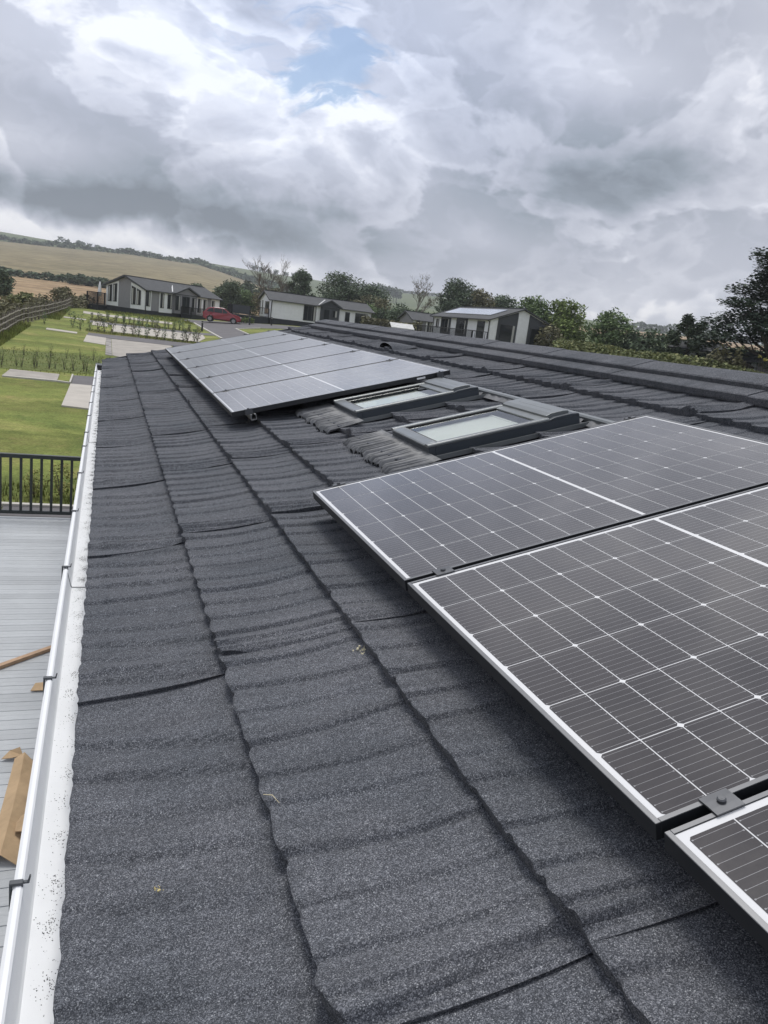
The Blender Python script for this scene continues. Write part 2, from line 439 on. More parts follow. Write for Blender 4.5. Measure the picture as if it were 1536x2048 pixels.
# ridge: cut course with folded edge and cap pieces
def cap_run(name, prof, step, u0, seed, lapside=1):
    q = rmb(); rr = random.Random(seed); u = u0-8*step
    while u < Y1:
        a, c = max(u, Y0), min(u+step+.02, Y1+.02)
        if c > a+.05:
            dn0 = rr.uniform(.0, .0015); dn1 = dn0+.004; dv = rr.uniform(-.002, .002)
            nsub = 8; n = len(prof); vv = []
            for i in range(nsub+1):
                t = i/nsub; uu = a+(c-a)*t
                for (v, h) in prof:
                    vv.append((v+dv+.0012*sin(uu*9+v*7), uu, h+dn1+(dn0-dn1)*t+.0012*sin(uu*5+v*13)))
            ff = []
            for i in range(nsub):
                for j in range(n-1): ff.append((i*n+j, (i+1)*n+j, (i+1)*n+j+1, i*n+j+1))
            ff.append(tuple(range(n))); ff.append(tuple(range(nsub*n, nsub*n+n))[::-1])
            q.add(vv, ff)
        u += step
    return q
cap_run('x', [(2.54, -.138), (2.534, -.125), (2.532, -.090), (2.538, -.085), (2.61, -.082), (2.70, -.080), (2.71, -.12)], 1.265, .20, 3).build('cut_top_course', ROOF, LG, world=True)
ap = rw(RIDGE_V+.0, 0, -.040)
def to_r(x, z): return (x*CT+z*ST, -x*ST+z*CT)
prof = [(2.672, -.095), (2.666, -.088), (2.663, -.056), (2.670, -.049), (2.76, -.044), (RIDGE_V-.05, -.043)]
apx = rw(RIDGE_V, 0, -.046)
mir = []
for v, n in prof:
    x, _, z = rw(v, 0, n); mir.append(to_r(2*apx[0]-x, z))
cap_run('x', prof+[(RIDGE_V, -.046)]+mir[::-1], 1.175, .22, 4).build('ridge_cap', ROOF, LG, world=True)
# verge trim at the far and near gable
for a_, c_ in ((Y1-.01, Y1+.06), (Y0-.06, Y0+.01)):
    q = rmb(); q.box((-.975, a_, -.24), (RIDGE_V, c_, -.098)); q.build('verge_trim', DARKTRIM, LG, world=True)
# low vent cowl
q = rmb(); nn = 9; mm = 14; vv = []; ff = []
for i in range(nn):
    for j in range(mm):
        s = i/(nn-1); t = j/(mm-1)
        h = .085*math.sqrt(max(0, 1-(2*t-1)**2))*(1 if s < .2 else max(0, 1-(s-.2)/.8)**.8)
        vv.append((2.20+.30*s, 5.05+.48*t, -.125+h))
for i in range(nn-1):
    for j in range(mm-1):
        a = i*mm+j; ff.append((a, a+mm, a+mm+1, a+1))
q.add(vv, ff); q.box((2.195, 5.07, -.14), (2.205, 5.51, -.12))
vent = q.build('vent_cowl', ROOF, LG, world=True, smooth=True)
q = rmb(); q.box((2.190, 5.12, -.118), (2.199, 5.46, -.085)); q.build('grille', BLACKM, vent)

# ---- gutter
GZ = [(-.985, -.374), (-.985, -.380), (-.975, -.385), (-.962, -.440), (-.958, -.447), (-.872, -.447), (-.866, -.44), (-.862, -.372), (-.859, -.372), (-.862, -.450), (-.872, -.452), (-.960, -.452), (-.966, -.442), (-.979, -.386), (-.991, -.381), (-.991, -.371), (-.985, -.367), (-.977, -.367), (-.973, -.371), (-.977, -.374)]
def gut(y0, y1): return MB().prism(GZ[::-1], lambda p, h: (p[0], h, p[1]), y0, y1)
g = gut(Y0, .012); g2 = gut(.018, 3.30); g3 = gut(3.306, 6.6); g4 = gut(6.606, 9.55)
for e in (g2, g3, g4): g.add(e.v, e.f)
GUT = g.build('gutter', WHITEPL, LG, world=True)
SEAM = M_('seam_gasket', (.10, .11, .12), .7)  # dark grey gasket filling the seams between gutter lengths
for y in (.015, 3.303, 6.603):
    e = gut(y-.004, y+.004); e.v = [(x*1.0+(.0012 if x < -.9 else -.001), yy, z+.0012) for x, yy, z in e.v]
    e.build('joint_gasket', SEAM, GUT, world=True)
CLIP = M_('dark_grey_clip', (.06, .068, .078), .5)
def bracket():
    c = MB()
    c.box((-.9975, -.0060, -.422), (-.9922, .0060, -.3665)); c.box((-.9975, -.0060, -.3663), (-.9735, .0060, -.3605))
    c.box((-.9765, -.0065, -.378), (-.9737, .0065, -.3665)); c.prism([(-.9735, -.3655), (-.963, -.3655), (-.960, -.350), (-.9632, -.350), (-.966, -.3615), (-.9735, -.3615)], lambda p, h: (p[0], h, p[1]), -.0035, .0035)
    c.prism([(-.9975, -.4225), (-.9922, -.4225), (-.966, -.4585), (-.885, -.4565), (-.885, -.4625), (-.970, -.4655)], lambda p, h: (p[0], h, p[1]), -.006, .006)
    return c
y = -4.6; 
bp = [-4.55, -3.6, -2.65, -1.79, -.95, .03, .9, 1.8, 2.7, 3.3, 4.2, 5.1, 6.0, 6.62, 7.5, 8.4, 9.3]
b0 = None
for y in bp:
    if b0 is None: b0 = bracket().build('gutter_bracket', CLIP, GUT, bevel=.0012); o = b0
    else: o = b0.copy(); COL.objects.link(o); o.parent = GUT
    o.location = (-3.0, y-2.0, -gz(3, 2))
c = MB(); c.box((-.995, 9.556, -.47), (-.86, 9.90, -.372)); c.tube([(-.93, 9.75, -.47), (-.93, 9.75, -.7), (-.80, 9.75, -.85), (-.80, 9.75, -2.9)], .034, 8)
c.build('downpipe', BLACKM, GUT, world=True)

# ---- skylights
FR = M_('skylight_frame_grey', (.20, .215, .22), .33, metal=.45, var=.08, vs=8)
CURB = M_('skylight_curb_blue_grey', (.045, .055, .068), .42, var=.12)
SEAL = M_('rubber_seal', (.012, .012, .013), .7)
PANE = bpy.data.materials.new('clear_glass'); PANE.use_nodes = True; n_ = NT(PANE.node_tree); n_.n.clear()
o_ = n_.node('ShaderNodeOutputMaterial'); t_ = n_.node('ShaderNodeBsdfTransparent'); t_.inputs[0].default_value = (.93, .97, .95, 1)
g_ = n_.node('ShaderNodeBsdfGlossy'); g_.inputs['Roughness'].default_value = .02; fr_ = n_.node('ShaderNodeFresnel'); fr_.inputs[0].default_value = 1.75
ms_ = n_.node('ShaderNodeMixShader'); n_.l.new(fr_.outputs[0], ms_.inputs[0]); n_.l.new(t_.outputs[0], ms_.inputs[1]); n_.l.new(g_.outputs[0], ms_.inputs[2]); n_.l.new(ms_.outputs[0], o_.inputs[0])
BLIND = M_('blind_fabric', (.86, .87, .85), .8)
REVEAL = M_('dark_reveal', (.16, .17, .17), .7)
LEAD, n_, p_ = pmat('lead_apron', (.20, .205, .215), .55, .4, .15)
tc = n_.node('ShaderNodeTexCoord').outputs['Object']
n_.put(p_.inputs['Base Color'], n_.ramp(n_.noise(tc, 14, 5, .6), [(.3, (.10, .105, .11)), (.7, (.20, .205, .215))]))
def skylight(ua, ub, label):
    W_ = ub-ua; va, vb = .75, 1.66
    q = rmb()   # curb / outer frame: four walls, top at n
    T0, T1 = -.135, -.062
    q.box((va, ua, T0), (va+.035, ub, T1)); q.box((va+.035, ua, T0), (vb, ua+.03, T1)); q.box((va+.035, ub-.03, T0), (vb, ub, T1)); q.box((vb-.04, ua+.03, T0), (vb, ub-.03, T1))
    # sloping cheeks at the head
    q.prism([(1.44, -.0618), (1.66, -.0618), (1.655, -.050), (1.60, -.044), (1.50, -.046)], lambda p, h: (p[0], h, p[1]), ua-.004, ua+.026)
    q.prism([(1.44, -.0618), (1.66, -.0618), (1.655, -.050), (1.60, -.044), (1.50, -.046)], lambda p, h: (p[0], h, p[1]), ub-.026, ub+.004)
    s = q.build('skylight', CURB, LG, world=True, bevel=.003)
    s['label'] = label
    def sub(q, name, m, **k):
        o = q.build(name, m, None, **k); inv = wmat(s).inverted()
        o.data.transform(inv); o.parent = s; return o
    q = rmb()   # sash
    hh = lambda y0, y1, v0, v1, n0, n1: q.prism([(y0, n0), (y1, n0), (y1, n1-.006), (y1-.008, n1), (y0+.008, n1), (y0, n1-.006)], lambda p, h: (h, p[0], p[1]), v0, v1)
    hh(ua-.004, ua+.040, va-.006, 1.47, -.0605, -.044); hh(ub-.040, ub+.004, va-.006, 1.47, -.0605, -.044)
    q.prism([(va-.008, -.0605), (va+.070, -.0605), (va+.070, -.052), (va+.05, -.046), (va+.0, -.048), (va-.008, -.053)], lambda p, h: (p[0], h, p[1]), ua+.041, ub-.041)
    q.prism([(1.415, -.0605), (1.47, -.0605), (1.47, -.046), (1.415, -.052)], lambda p, h: (p[0], h, p[1]), ua+.041, ub-.041)
    sub(q, 'sash', FR, bevel=.002)
    q = rmb(); q.box((va+.071, ua+.041, -.0604), (va+.078, ub-.041, -.054)); q.box((va+.079, ua+.0405, -.0604), (1.414, ua+.047, -.053)); q.box((va+.079, ub-.047, -.0604), (1.414, ub-.0405, -.053))
    sub(q, 'glazing_seal', SEAL)
    q = rmb(); q.add([(va+.078, ua+.047, -.0585), (1.414, ua+.047, -.0585), (1.414, ub-.047, -.0585), (va+.078, ub-.047, -.0585)], [(0, 1, 2, 3)]); sub(q, 'pane', PANE)
    q = rmb(); q.box((va+.036, ua+.031, -.104), (1.60, ub-.031, -.101)); sub(q, 'reveal', REVEAL)
    q = rmb(); q.box((va+.06, ua+.036, -.093), (1.37, ub-.036, -.091)); q.box((1.37, ua+.036, -.096), (1.385, ub-.036, -.088)); sub(q, 'blind', BLIND)
    q = rmb()   # hood
    q.prism([(1.468, -.050), (1.60, -.060), (1.612, -.038), (1.605, -.030), (1.57, -.026), (1.50, -.027), (1.468, -.036)], lambda p, h: (p[0], h, p[1]), ua+.028, ub-.028)
    q.box((1.54, ua+.10, -.0285), (1.543, ub-.10, -.0255))
    sub(q, 'hood', FR, bevel=.003)
    # apron: crimped lead dressed over the tile below
    q = rmb(); rr = random.Random(int(ua*100)); u0, u1 = ua-.14, ub+.20; nu = 420; prof = [0, .08, .2, .35, .5, .65, .8, .9, 1]
    vv = []; ph = [rr.uniform(0, 6) for _ in range(4)]
    for i in range(nu+1):
        u = u0+(u1-u0)*i/nu
        rip = .0115*sin(u*190+2.6*sin(u*23+ph[0]))+.003*sin(u*97+ph[1]); big = .006*sin(u*50+ph[2])
        vl = .487+.011*sin(u*21+ph[3])+.004*sin(u*97)+.003*sin(u*230)
        for s_ in prof:
            k = (1-s_)**.5
            n = -.108+(rip*(1.0 if s_ < .85 else .3)*k+big*k*.8)+.018*s_*s_
            if s_ == 0: n = -.124+rip
            vv.append((vl+(va+.0-vl)*s_, u+.02*s_*sin(u*9+1), n))
    m_ = len(prof); ff = [(i*m_+j, i*m_+j+1, (i+1)*m_+j+1, (i+1)*m_+j) for i in range(nu) for j in range(m_-1)]
    q.add(vv, [f[::-1] for f in ff]); sub(q, 'apron_flashing', LEAD, smooth=True)
    for (a, c) in ((ua-.045, ua-.004), (ub+.004, ub+.045)):
        q = rmb(); q.box((va-.02, a, -.125), (1.69, c, -.113)); q.box((va-.02, (a if a < ua-.01 else c-.005), -.1128), (1.69, (a+.005 if a < ua-.01 else c), -.100))
        sub(q, 'side_flashing', FR)
    return s
skylight(.50, 1.07, 'skylight nearest the large solar panels')
skylight(1.77, 2.34, 'skylight nearest the pale far solar panels')
q = rmb(); q.prism([(1.700, -.12), (1.742, -.12), (1.742, -.088), (1.733, -.080), (1.709, -.080), (1.700, -.088)], lambda p, h: (p[0], h, p[1]), .15, 2.80)
q.build('head_flashing_bar', FR, LG, world=True)
q = rmb(); rr = random.Random(9)
for (a, c) in ((.52, 1.06), (1.78, 2.33), (1.1, 1.74), (.18, .48)):
    nu = 24; vv = []
    for i in range(nu+1):
        u = a+(c-a)*i/nu
        vv += [(1.662, u, -.118), (1.70, u, -.100+.004*sin(u*60+rr.random()))]
    q.add(vv, [(2*i, 2*i+1, 2*i+3, 2*i+2) for i in range(nu)])
q.build('head_flashing', LEAD, LG, world=True)

# ------------------------------------------------------------------ solar panels
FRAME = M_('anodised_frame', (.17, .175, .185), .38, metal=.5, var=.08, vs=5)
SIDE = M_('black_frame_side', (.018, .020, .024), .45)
BACK, n_, p_ = pmat('white_backsheet', (.72, .73, .74), .10, .5)
CELL, n_, p_ = pmat('solar_cell', (.02, .02, .024), .13, .7)
p_.inputs['Sheen Weight'].default_value = .6; p_.inputs['Sheen Roughness'].default_value = .22; p_.inputs['Coat Weight'].default_value = .5; p_.inputs['Coat Roughness'].default_value = .05
tc = n_.node('ShaderNodeTexCoord').outputs['Object']; x_, y_, z_ = n_.sep(tc)
CU = .1833; CV = .0925; US = .0101; VS = (1.722-18*CV-.012)/2
fu = n_.m('FRACT', n_.m('DIVIDE', n_.m('SUBTRACT', y_, US), CU/10))
ln = n_.m('LESS_THAN', n_.m('ABSOLUTE', n_.m('SUBTRACT', fu, .5)), .022)
vv_ = n_.m('SUBTRACT', x_, VS); vv_ = n_.m('SUBTRACT', vv_, n_.m('MULTIPLY', n_.m('GREATER_THAN', x_, .861), .012))
fv = n_.m('FRACT', n_.m('DIVIDE', vv_, CV)); pe = n_.m('MINIMUM', fv, n_.m('SUBTRACT', 1, fv))
pad = n_.m('MULTIPLY', n_.m('LESS_THAN', n_.m('ABSOLUTE', n_.m('SUBTRACT', pe, .055)), .016), n_.m('LESS_THAN', n_.m('ABSOLUTE', n_.m('SUBTRACT', fu, .5)), .075))
ln = n_.m('MULTIPLY', ln, n_.m('GREATER_THAN', pe, .04))
isl = n_.node('ShaderNodeNewGeometry').outputs['Random Per Island']
cb = n_.ramp(isl, [(0, (.020, .0155, .0155)), (1, (.030, .024, .024))])
c_ = n_.mix(n_.m('MAXIMUM', ln, pad), cb, (.27, .27, .28)); c_ = n_.mix(n_.m('MULTIPLY', n_.sstep(n_.noise(n_.mapping(tc, (.6, 3, 1)), 3.5, 6, .7), .48, .8), .10), c_, (.30, .28, .25)); n_.put(p_.inputs['Base Color'], c_)
dust = n_.noise(tc, 6, 5, .7); n_.put(p_.inputs['Roughness'], n_.m('ADD', .08, n_.m('MULTIPLY', dust, .16)))
PW, PL = 1.134, 1.722; PP = 1.154
def panel_proto():
    root = empty('solar_panel', (0, 0, 0), (0, -TH, 0))
    f = MB(); L = .011; D = -.035
    f.box((0, 0, D), (L, PW, 0)); f.box((PL-L, 0, D), (PL, PW, 0)); f.box((L, 0, D), (PL-L, L, 0)); f.box((L, PW-L, D), (PL-L, PW, 0))
    f.box((L, L, D), (L+.02, PW-L, D+.002)); f.box((PL-L-.02, L, D), (PL-L, PW-L, D+.002))
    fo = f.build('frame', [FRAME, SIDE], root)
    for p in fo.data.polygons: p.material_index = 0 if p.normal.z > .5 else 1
    b = fo.modifiers.new('bevel', 'BEVEL'); b.width = .0009; b.segments = 1; b.limit_method = 'ANGLE'
    s = MB(); s.box((L, L, -.008), (PL-L, PW-L, -.0022)); s.build('backsheet', BACK, root)
    c = MB(); ch = .0058; g = .0015
    for i in range(18):
        v0 = VS+i*CV+(.012 if i >= 9 else 0)+g*.95; v1 = v0+CV-2*g*.95
        for j in range(6):
            u0 = US+j*CU+g; u1 = u0+CU-2*g
            if (i % 2 == 0) == (i < 9): pts = [(v0+ch, u0), (v1, u0), (v1, u1), (v0+ch, u1), (v0, u1-ch), (v0, u0+ch)]
            else: pts = [(v0, u0), (v1-ch, u0), (v1, u0+ch), (v1, u1-ch), (v1-ch, u1), (v0, u1)]
            if i >= 9:
                pass
            c.add([(a, b_, -.0017) for a, b_ in pts], [tuple(range(6))])
    c.build('solar_cells', CELL, root)
    return root
def clamp(parent, v, u, end=0):
    """clamp plate over the frame edge at u (centre of the gap)"""
    c = MB(); a, b_ = (-.0, .0)
    if end == 0: c.prism([(-.022, .0006), (.022, .0006), (.022, .0036), (.008, .0042), (-.008, .0042), (-.022, .0036)], lambda p, h: (h, p[0], p[1]), -.028, .028)
    elif end > 0: c.prism([(-.010, .0006), (.006, .0006), (.0065, -.034), (.020, -.034), (.020, -.030), (.0105, -.030), (.0105, .0040), (-.010, .0036)], lambda p, h: (h, p[0], p[1]), -.028, .028)
    else: c.prism([(.010, .0006), (-.006, .0006), (-.0065, -.034), (-.020, -.034), (-.020, -.030), (-.0105, -.030), (-.0105, .0040), (.010, .0036)][::-1], lambda p, h: (h, p[0], p[1]), -.028, .028)
    o = c.build('clamp', CLAMPM, parent); o.location = (v, u, 0)
    bo = MB(); bo.tube([(0, 0, .004), (0, 0, .0085), (0, 0, .0105)], [.0078, .0078, .0055], 12); bo.tube([(0, 0, .0104), (0, 0, .0107)], [.003, .003], 6)
    b2 = bo.build('bolt', CLAMPM, o)
    if end: b2.location = (0, .002*end, 0)
    return o
CLAMPM = M_('clamp_grey', (.10, .105, .115), .42, metal=.5, var=.1, vs=30)
P0 = panel_proto()
P0['category'] = 'solar panel'
def place(p, k, u_top, lab, grp, last, first):
    p.location = rw(0, u_top-k*PP-PW, 0); p['label'] = lab; p['category'] = 'solar panel'; p['group'] = grp
    for v in (.122, 1.628):
        clamp(p, v, -.010, 0 if not last else -1)
        if first: clamp(p, v, PW+.010-.0065, 1)
NL = ['near solar panel closest to the skylights, with its far edge beside them', 'large near solar panel in the middle of the front three, between the other two', 'closest solar panel, cut off by the lower right corner of the picture']
def copyp():
    r_ = P0.copy(); COL.objects.link(r_)
    for ch in P0KIDS:
        c = ch.copy(); COL.objects.link(c); c.parent = r_
    return r_
P0KIDS = list(P0.children)
for k in range(3):
    o = P0 if k == 0 else copyp()
    place(o, k, 0.0, NL[k], 'near row of solar panels', k == 2, k == 0)
FT = 2.388+.02
FL = ['far solar panel nearest the skylights, with a white sticker on its dark edge', 'second pale solar panel beyond the skylights in the far row', 'third pale solar panel beyond the skylights in the far row',
      'fourth pale solar panel of the far row, counting away from the skylights', 'fifth pale solar panel of the far row, next to the farthest one', 'farthest solar panel, at the far gable end of the roof']
for k in range(6):
    o = copyp(); place(o, 5-k, 2.388+6*PP-.02, FL[k], 'far row of pale solar panels', k == 0, k == 5)
    if k == 0:
        s = MB(); s.box((1.44, -.0008, -.026), (1.51, -.0001, -.012)); s.build('sticker', WHITEPL, o)
RAILM = M_('aluminium_rail', (.42, .43, .44), .4, metal=.7, var=.1, vs=20)
def rail(v, ua, ub, label, grp):
    root = empty('mounting_rail', rw(v, (ua+ub)/2, -.1), (0, -TH, 0), label=label, cat='rail', group=grp)
    h = (ub-ua)/2; C = [(-.02, .025), (-.006, .025), (-.006, .060), (-.02, .060)]
    pr = [(-.02, .024), (.02, .024), (.02, .0645), (.0075, .0645), (.0075, .061), (.0165, .061), (.0165, .0275), (-.0165, .0275), (-.0165, .061), (-.0075, .061), (-.0075, .0645), (-.02, .0645)]
    c = MB(); c.prism(pr, lambda p, t: (p[0], t, p[1]), -h, h); c.build('channel', RAILM, root)
    nf = max(2, int((ub-ua)/1.1)+1)
    for i in range(nf):
        u = -h+.25+(2*h-.5)*i/(nf-1)
        c = MB(); c.box((-.03, u-.02, -.03), (.03, u+.02, -.024)); c.box((-.006, u-.018, -.0238), (.006, u+.018, .0235)); c.build('roof_hook', CLAMPM, root)
rail(.145, 2.335, 9.42, 'lower aluminium rail under the far row of solar panels, its cut end sticking out', 'rails under the far panels')
rail(1.628, 2.37, 9.42, 'upper aluminium rail under the far row of solar panels', 'rails under the far panels')
rail(.135, -3.48, .03, 'lower aluminium rail under the near row of solar panels', 'rails under the near panels')
rail(1.628, -3.48, .04, 'upper aluminium rail under the near row of solar panels', 'rails under the near panels')

# ------------------------------------------------------------------ decking, railing
DZ = -2.67
DECK, n_, p_ = pmat('grey_composite_board', (.5, .5, .5), .33, .5)
tc = n_.node('ShaderNodeTexCoord').outputs['Object']
isl = n_.node('ShaderNodeNewGeometry').outputs['Random Per Island']
g_ = n_.noise(n_.mapping(tc, (3, 60, 1)), 4, 5, .65, .4)
c_ = n_.mix(1., n_.ramp(g_, [(.3, (.40, .425, .44)), (.7, (.54, .56, .575))]), n_.ramp(isl, [(0, .88), (1, 1.08)]), 'MULTIPLY')
c_ = n_.mix(1., c_, n_.ramp(n_.noise(tc, .9, 4, .6), [(.3, .9), (.7, 1.1)]), 'MULTIPLY')
n_.put(p_.inputs['Base Color'], c_)
b_ = n_.node('ShaderNodeBump'); b_.inputs['Strength'].default_value = .3; b_.inputs['Distance'].default_value = .003; n_.put(b_.inputs['Height'], g_); n_.l.new(b_.outputs[0], p_.inputs['Normal'])
d_ = MB(); y = -5.5
while y < 9.0:
    d_.prism([(0, 0), (.143, 0), (.143, .022), (.141, .0245), (.0745, .0245), (.0728, .0232), (.0712, .0232), (.0695, .0245), (.002, .0245), (0, .022)], lambda p, h: (h, y+p[0], DZ-.0245+p[1]), -4.6, -.702); y += .1485
DK = empty('decking', (-2.6, 2, DZ), label='grey composite decking terrace below the white gutter', cat='decking')
d_.build('deck_boards', DECK, DK, world=True)
c = MB(); c.box((-4.6, 9.02, DZ-.22), (-.702, 9.045, DZ+.0)); c.box((-4.625, -5.5, DZ-.22), (-4.602, 9.045, DZ)); c.build('deck_fascia', WHITEPL, DK, world=True)
for x in (-4.4, -2.8, -1.2):
    for yy in (-5, -2, 1, 4, 7, 8.9):
        c = MB(); c.box((x-.05, yy-.05, gz(x, yy)-.2), (x+.05, yy+.05, DZ-.03)); c.build('support_post', DARKTRIM, DK, world=True)
RLM = M_('railing_black_green', (.020, .027, .028), .38)
RL = empty('deck_railing', (-2.6, 8.98, DZ), label='dark metal railing with upright balusters at the far end of the decking', cat='railing')
c = MB(); c.box((-4.55, 8.94, DZ+.905), (-.71, 9.01, DZ+.965)); c.build('top_rail', RLM, RL, world=True, bevel=.006)
c = MB(); c.box((-4.55, 8.955, DZ+.06), (-.71, 8.995, DZ+.11)); c.build('bottom_rail', RLM, RL, world=True)
x = -.86; bal = None
while x > -4.45:
    if bal is None:
        c = MB(); c.box((-.018, -.018, DZ+.1105-DZ), (.018, .018, .9045)); bal = c.build('baluster', RLM, RL); o = bal
    else: o = bal.copy(); COL.objects.link(o); o.parent = RL
    o.location = (x+2.6, -.005, 0); x -= .138
for x in (-4.59, -.735):
    c = MB(); c.box((x-.045, 8.93, DZ+.0), (x+.045, 9.02, DZ+1.02)); c.build('post', RLM, RL, world=True)

# ------------------------------------------------------------------ debris
CARD, n_, p_ = pmat('cardboard', (.50, .36, .22), .85, .2, var=.12, vs=9)
def sheet(name, pts, label, z=DZ, fold=0, th=.005, mat=None, cat='cardboard', group=None):
    c = MB(); cx = sum(p[0] for p in pts)/len(pts); cy = sum(p[1] for p in pts)/len(pts)
    n = len(pts)
    top = [(p[0], p[1], z+.006+(p[2] if len(p) > 2 else 0)+th) for p in pts]; bot = [(p[0], p[1], z+.006+(p[2] if len(p) > 2 else 0)) for p in pts]
    c.add(top+bot, [tuple(range(n)), tuple(range(n, 2*n))[::-1]]+[(i, n+i, n+(i+1) % n, (i+1) % n) for i in range(n)])
    o = c.build(name, mat or CARD, loc=(cx, cy, z)); tag(o, label, cat, group); return o
# long folded piece: two leaves meeting in a ridge
c = MB(); A = [(-1.385, 2.34), (-1.32, 2.35), (-1.235, 2.28)]; B = [(-1.43, 1.25), (-1.355, 1.24), (-1.262, 1.20)]
A2 = [(-1.395, 2.05), (-1.322, 2.05), (-1.225, 1.99)]; A3 = [(-1.41, 1.62), (-1.335, 1.62), (-1.245, 1.6)]
rows = [A, A2, A3, B]; hz = [(.035, .075, .012), (.03, .07, .02), (.034, .072, .010), (.03, .068, .016)]
vv = [(p[0], p[1], DZ+h) for r_, hh_ in zip(rows, hz) for p, h in zip(r_, hh_)]
ff = [(i*3+j, i*3+j+1, (i+1)*3+j+1, (i+1)*3+j)[::-1] for i in range(3) for j in range(2)]
c.add(vv, ff); o = c.build('cardboard_strip', CARD, loc=(-1.33, 1.8, DZ)); m_ = o.modifiers.new('thick', 'SOLIDIFY'); m_.thickness = .004
tag(o, 'long folded brown cardboard strip lying on the decking', 'cardboard')
sheet('cardboard_scrap', [(-1.475, 2.37, .01), (-1.43, 2.44, .03), (-1.36, 2.45, .05), (-1.335, 2.40, .01), (-1.40, 2.36, .02)], 'torn cardboard scrap beside the far end of the long strip', group='cardboard scraps')
sheet('cardboard_scrap', [(-1.30, 1.555, .01), (-1.295, 1.46, .02), (-1.25, 1.44, .03), (-1.215, 1.50, .01), (-1.21, 1.63, .04), (-1.27, 1.60, .03)], 'greyish cardboard scrap lying between the long strip and the gutter', z=DZ+.03, group='cardboard scraps')
sheet('cardboard_scrap', [(-1.37, 3.42, .005), (-1.34, 3.53, .02), (-1.27, 3.56, .01), (-1.20, 3.50, .02), (-1.24, 3.42, .005)], 'small torn cardboard scrap alone near the middle of the gutter', group='cardboard scraps')
sheet('cardboard_scrap', [(-1.25, 4.20, .005), (-1.22, 4.36, .03), (-1.17, 4.34, .01), (-1.18, 4.19, .005)], 'tiny cardboard scrap at the end of the timber batten', group='cardboard scraps')
sheet('cardboard_scrap', [(-1.225, 2.02, .02), (-1.19, 2.16, .05), (-1.15, 2.1, .01), (-1.16, 1.93, .03)], 'ragged cardboard scrap tucked against the long strip by the gutter', z=DZ+.01, group='cardboard scraps')
BAT = M_('timber_batten', (.45, .30, .19), .7, var=.15, vs=12)
c = MB(); c.bar((-1.98, 3.62, DZ+.02), (-1.245, 4.28, DZ+.02), .05, .032); o = c.build('timber_batten', BAT, loc=(-1.6, 3.95, DZ)); tag(o, 'thin timber batten lying slantwise on the grey decking', 'batten')

# granules washed into the gutter
GR = M_('loose_granule', (.035, .037, .042), .9)
c = MB(); rr = random.Random(77); vv = []; ff = []
def grain(x, y, z, s):
    k = len(vv); a = rr.uniform(0, 6)
    for j in range(3): vv.append((x+s*cos(a+2.09*j)*rr.uniform(.7, 1.3), y+s*sin(a+2.09*j)*rr.uniform(.7, 1.3), z))
    vv.append((x, y, z+s*.9)); ff.extend([(k, k+1, k+3), (k+1, k+2, k+3), (k+2, k, k+3)])
y = -3.0
while y < 9.4:
    dens = 1 if y < .1 else 1.9
    cx = rr.uniform(-.925, -.905)
    for _ in range(int(rr.randint(20, 90)*dens)):
        gx = min(-.868, max(-.955, rr.gauss(cx, .011))); grain(gx, y+rr.gauss(0, .018), -.4468, rr.uniform(.0006, .0017))
    for _ in range(int(rr.randint(14, 34)*(1 if y < -.9 else 2.2))):
        grain(rr.uniform(-.955, -.87), y+rr.uniform(0, .13), -.4468, rr.uniform(.0005, .0013))
    y += rr.uniform(.09, .16)
c.add(vv, ff); o = c.build('loose_granules', GR, loc=(-.91, 0, -.447)); tag(o, 'dark roof granules washed along the floor of the white gutter', 'granules', kind='stuff')
# crumbs on the tiles
CR = M_('pale_lichen', (.62, .58, .42), .9, var=.3, vs=200)
YL = M_('yellow_lichen', (.45, .38, .18), .9, var=.3, vs=200)
def crumbs(name, v, u, n, mat, num, sp, sz, label, cat, seed):
    r_ = random.Random(seed); c = MB(); X = rw(v, u, n)
    for i in range(num):
        x, y_, z = X[0]+r_.gauss(0, sp), X[1]+r_.gauss(0, sp*1.3), X[2]+r_.uniform(0, sz*.8); s = sz*r_.uniform(.4, 1.1); vsx = []
        for a in range(6):
            for e in (-.5, .5): vsx.append((x+s*cos(a*1.05)*(1-abs(e)*.4)*r_.uniform(.7, 1.2), y_+s*sin(a*1.05)*r_.uniform(.7, 1.2), z+s*e))
        c.add(vsx, [(0, 2, 4, 6, 8, 10)[::-1], (1, 3, 5, 7, 9, 11)]+[(2*a, (2*a+2) % 12, (2*a+3) % 12, 2*a+1) for a in range(6)])
    o = c.build(name, mat, loc=X); tag(o, label, cat)
crumbs('lichen_clump', -.185, -1.22, -.138, CR, 26, .011, .0042, 'pale crumbly lichen clump in the step between two tile rows', 'lichen', 1)
crumbs('lichen_clump', -.80, -1.90, -.117, YL, 11, .0045, .0024, 'small yellowish lichen clump on the tile row beside the gutter', 'lichen', 2)
c = MB(); X = rw(-.555, -1.78, -.1); c.tube([(X[0]-.016, X[1]+.014, X[2]+.003), (X[0], X[1]+.002, X[2]+.008), (X[0]+.012, X[1]-.016, X[2]+.0)], [.0007, .0009, .0004], 5)
o = c.build('dry_stalk', M_('straw', (.7, .62, .4), .8), loc=X); tag(o, 'thin pale dry stalk lying on the tile edge', 'stalk')

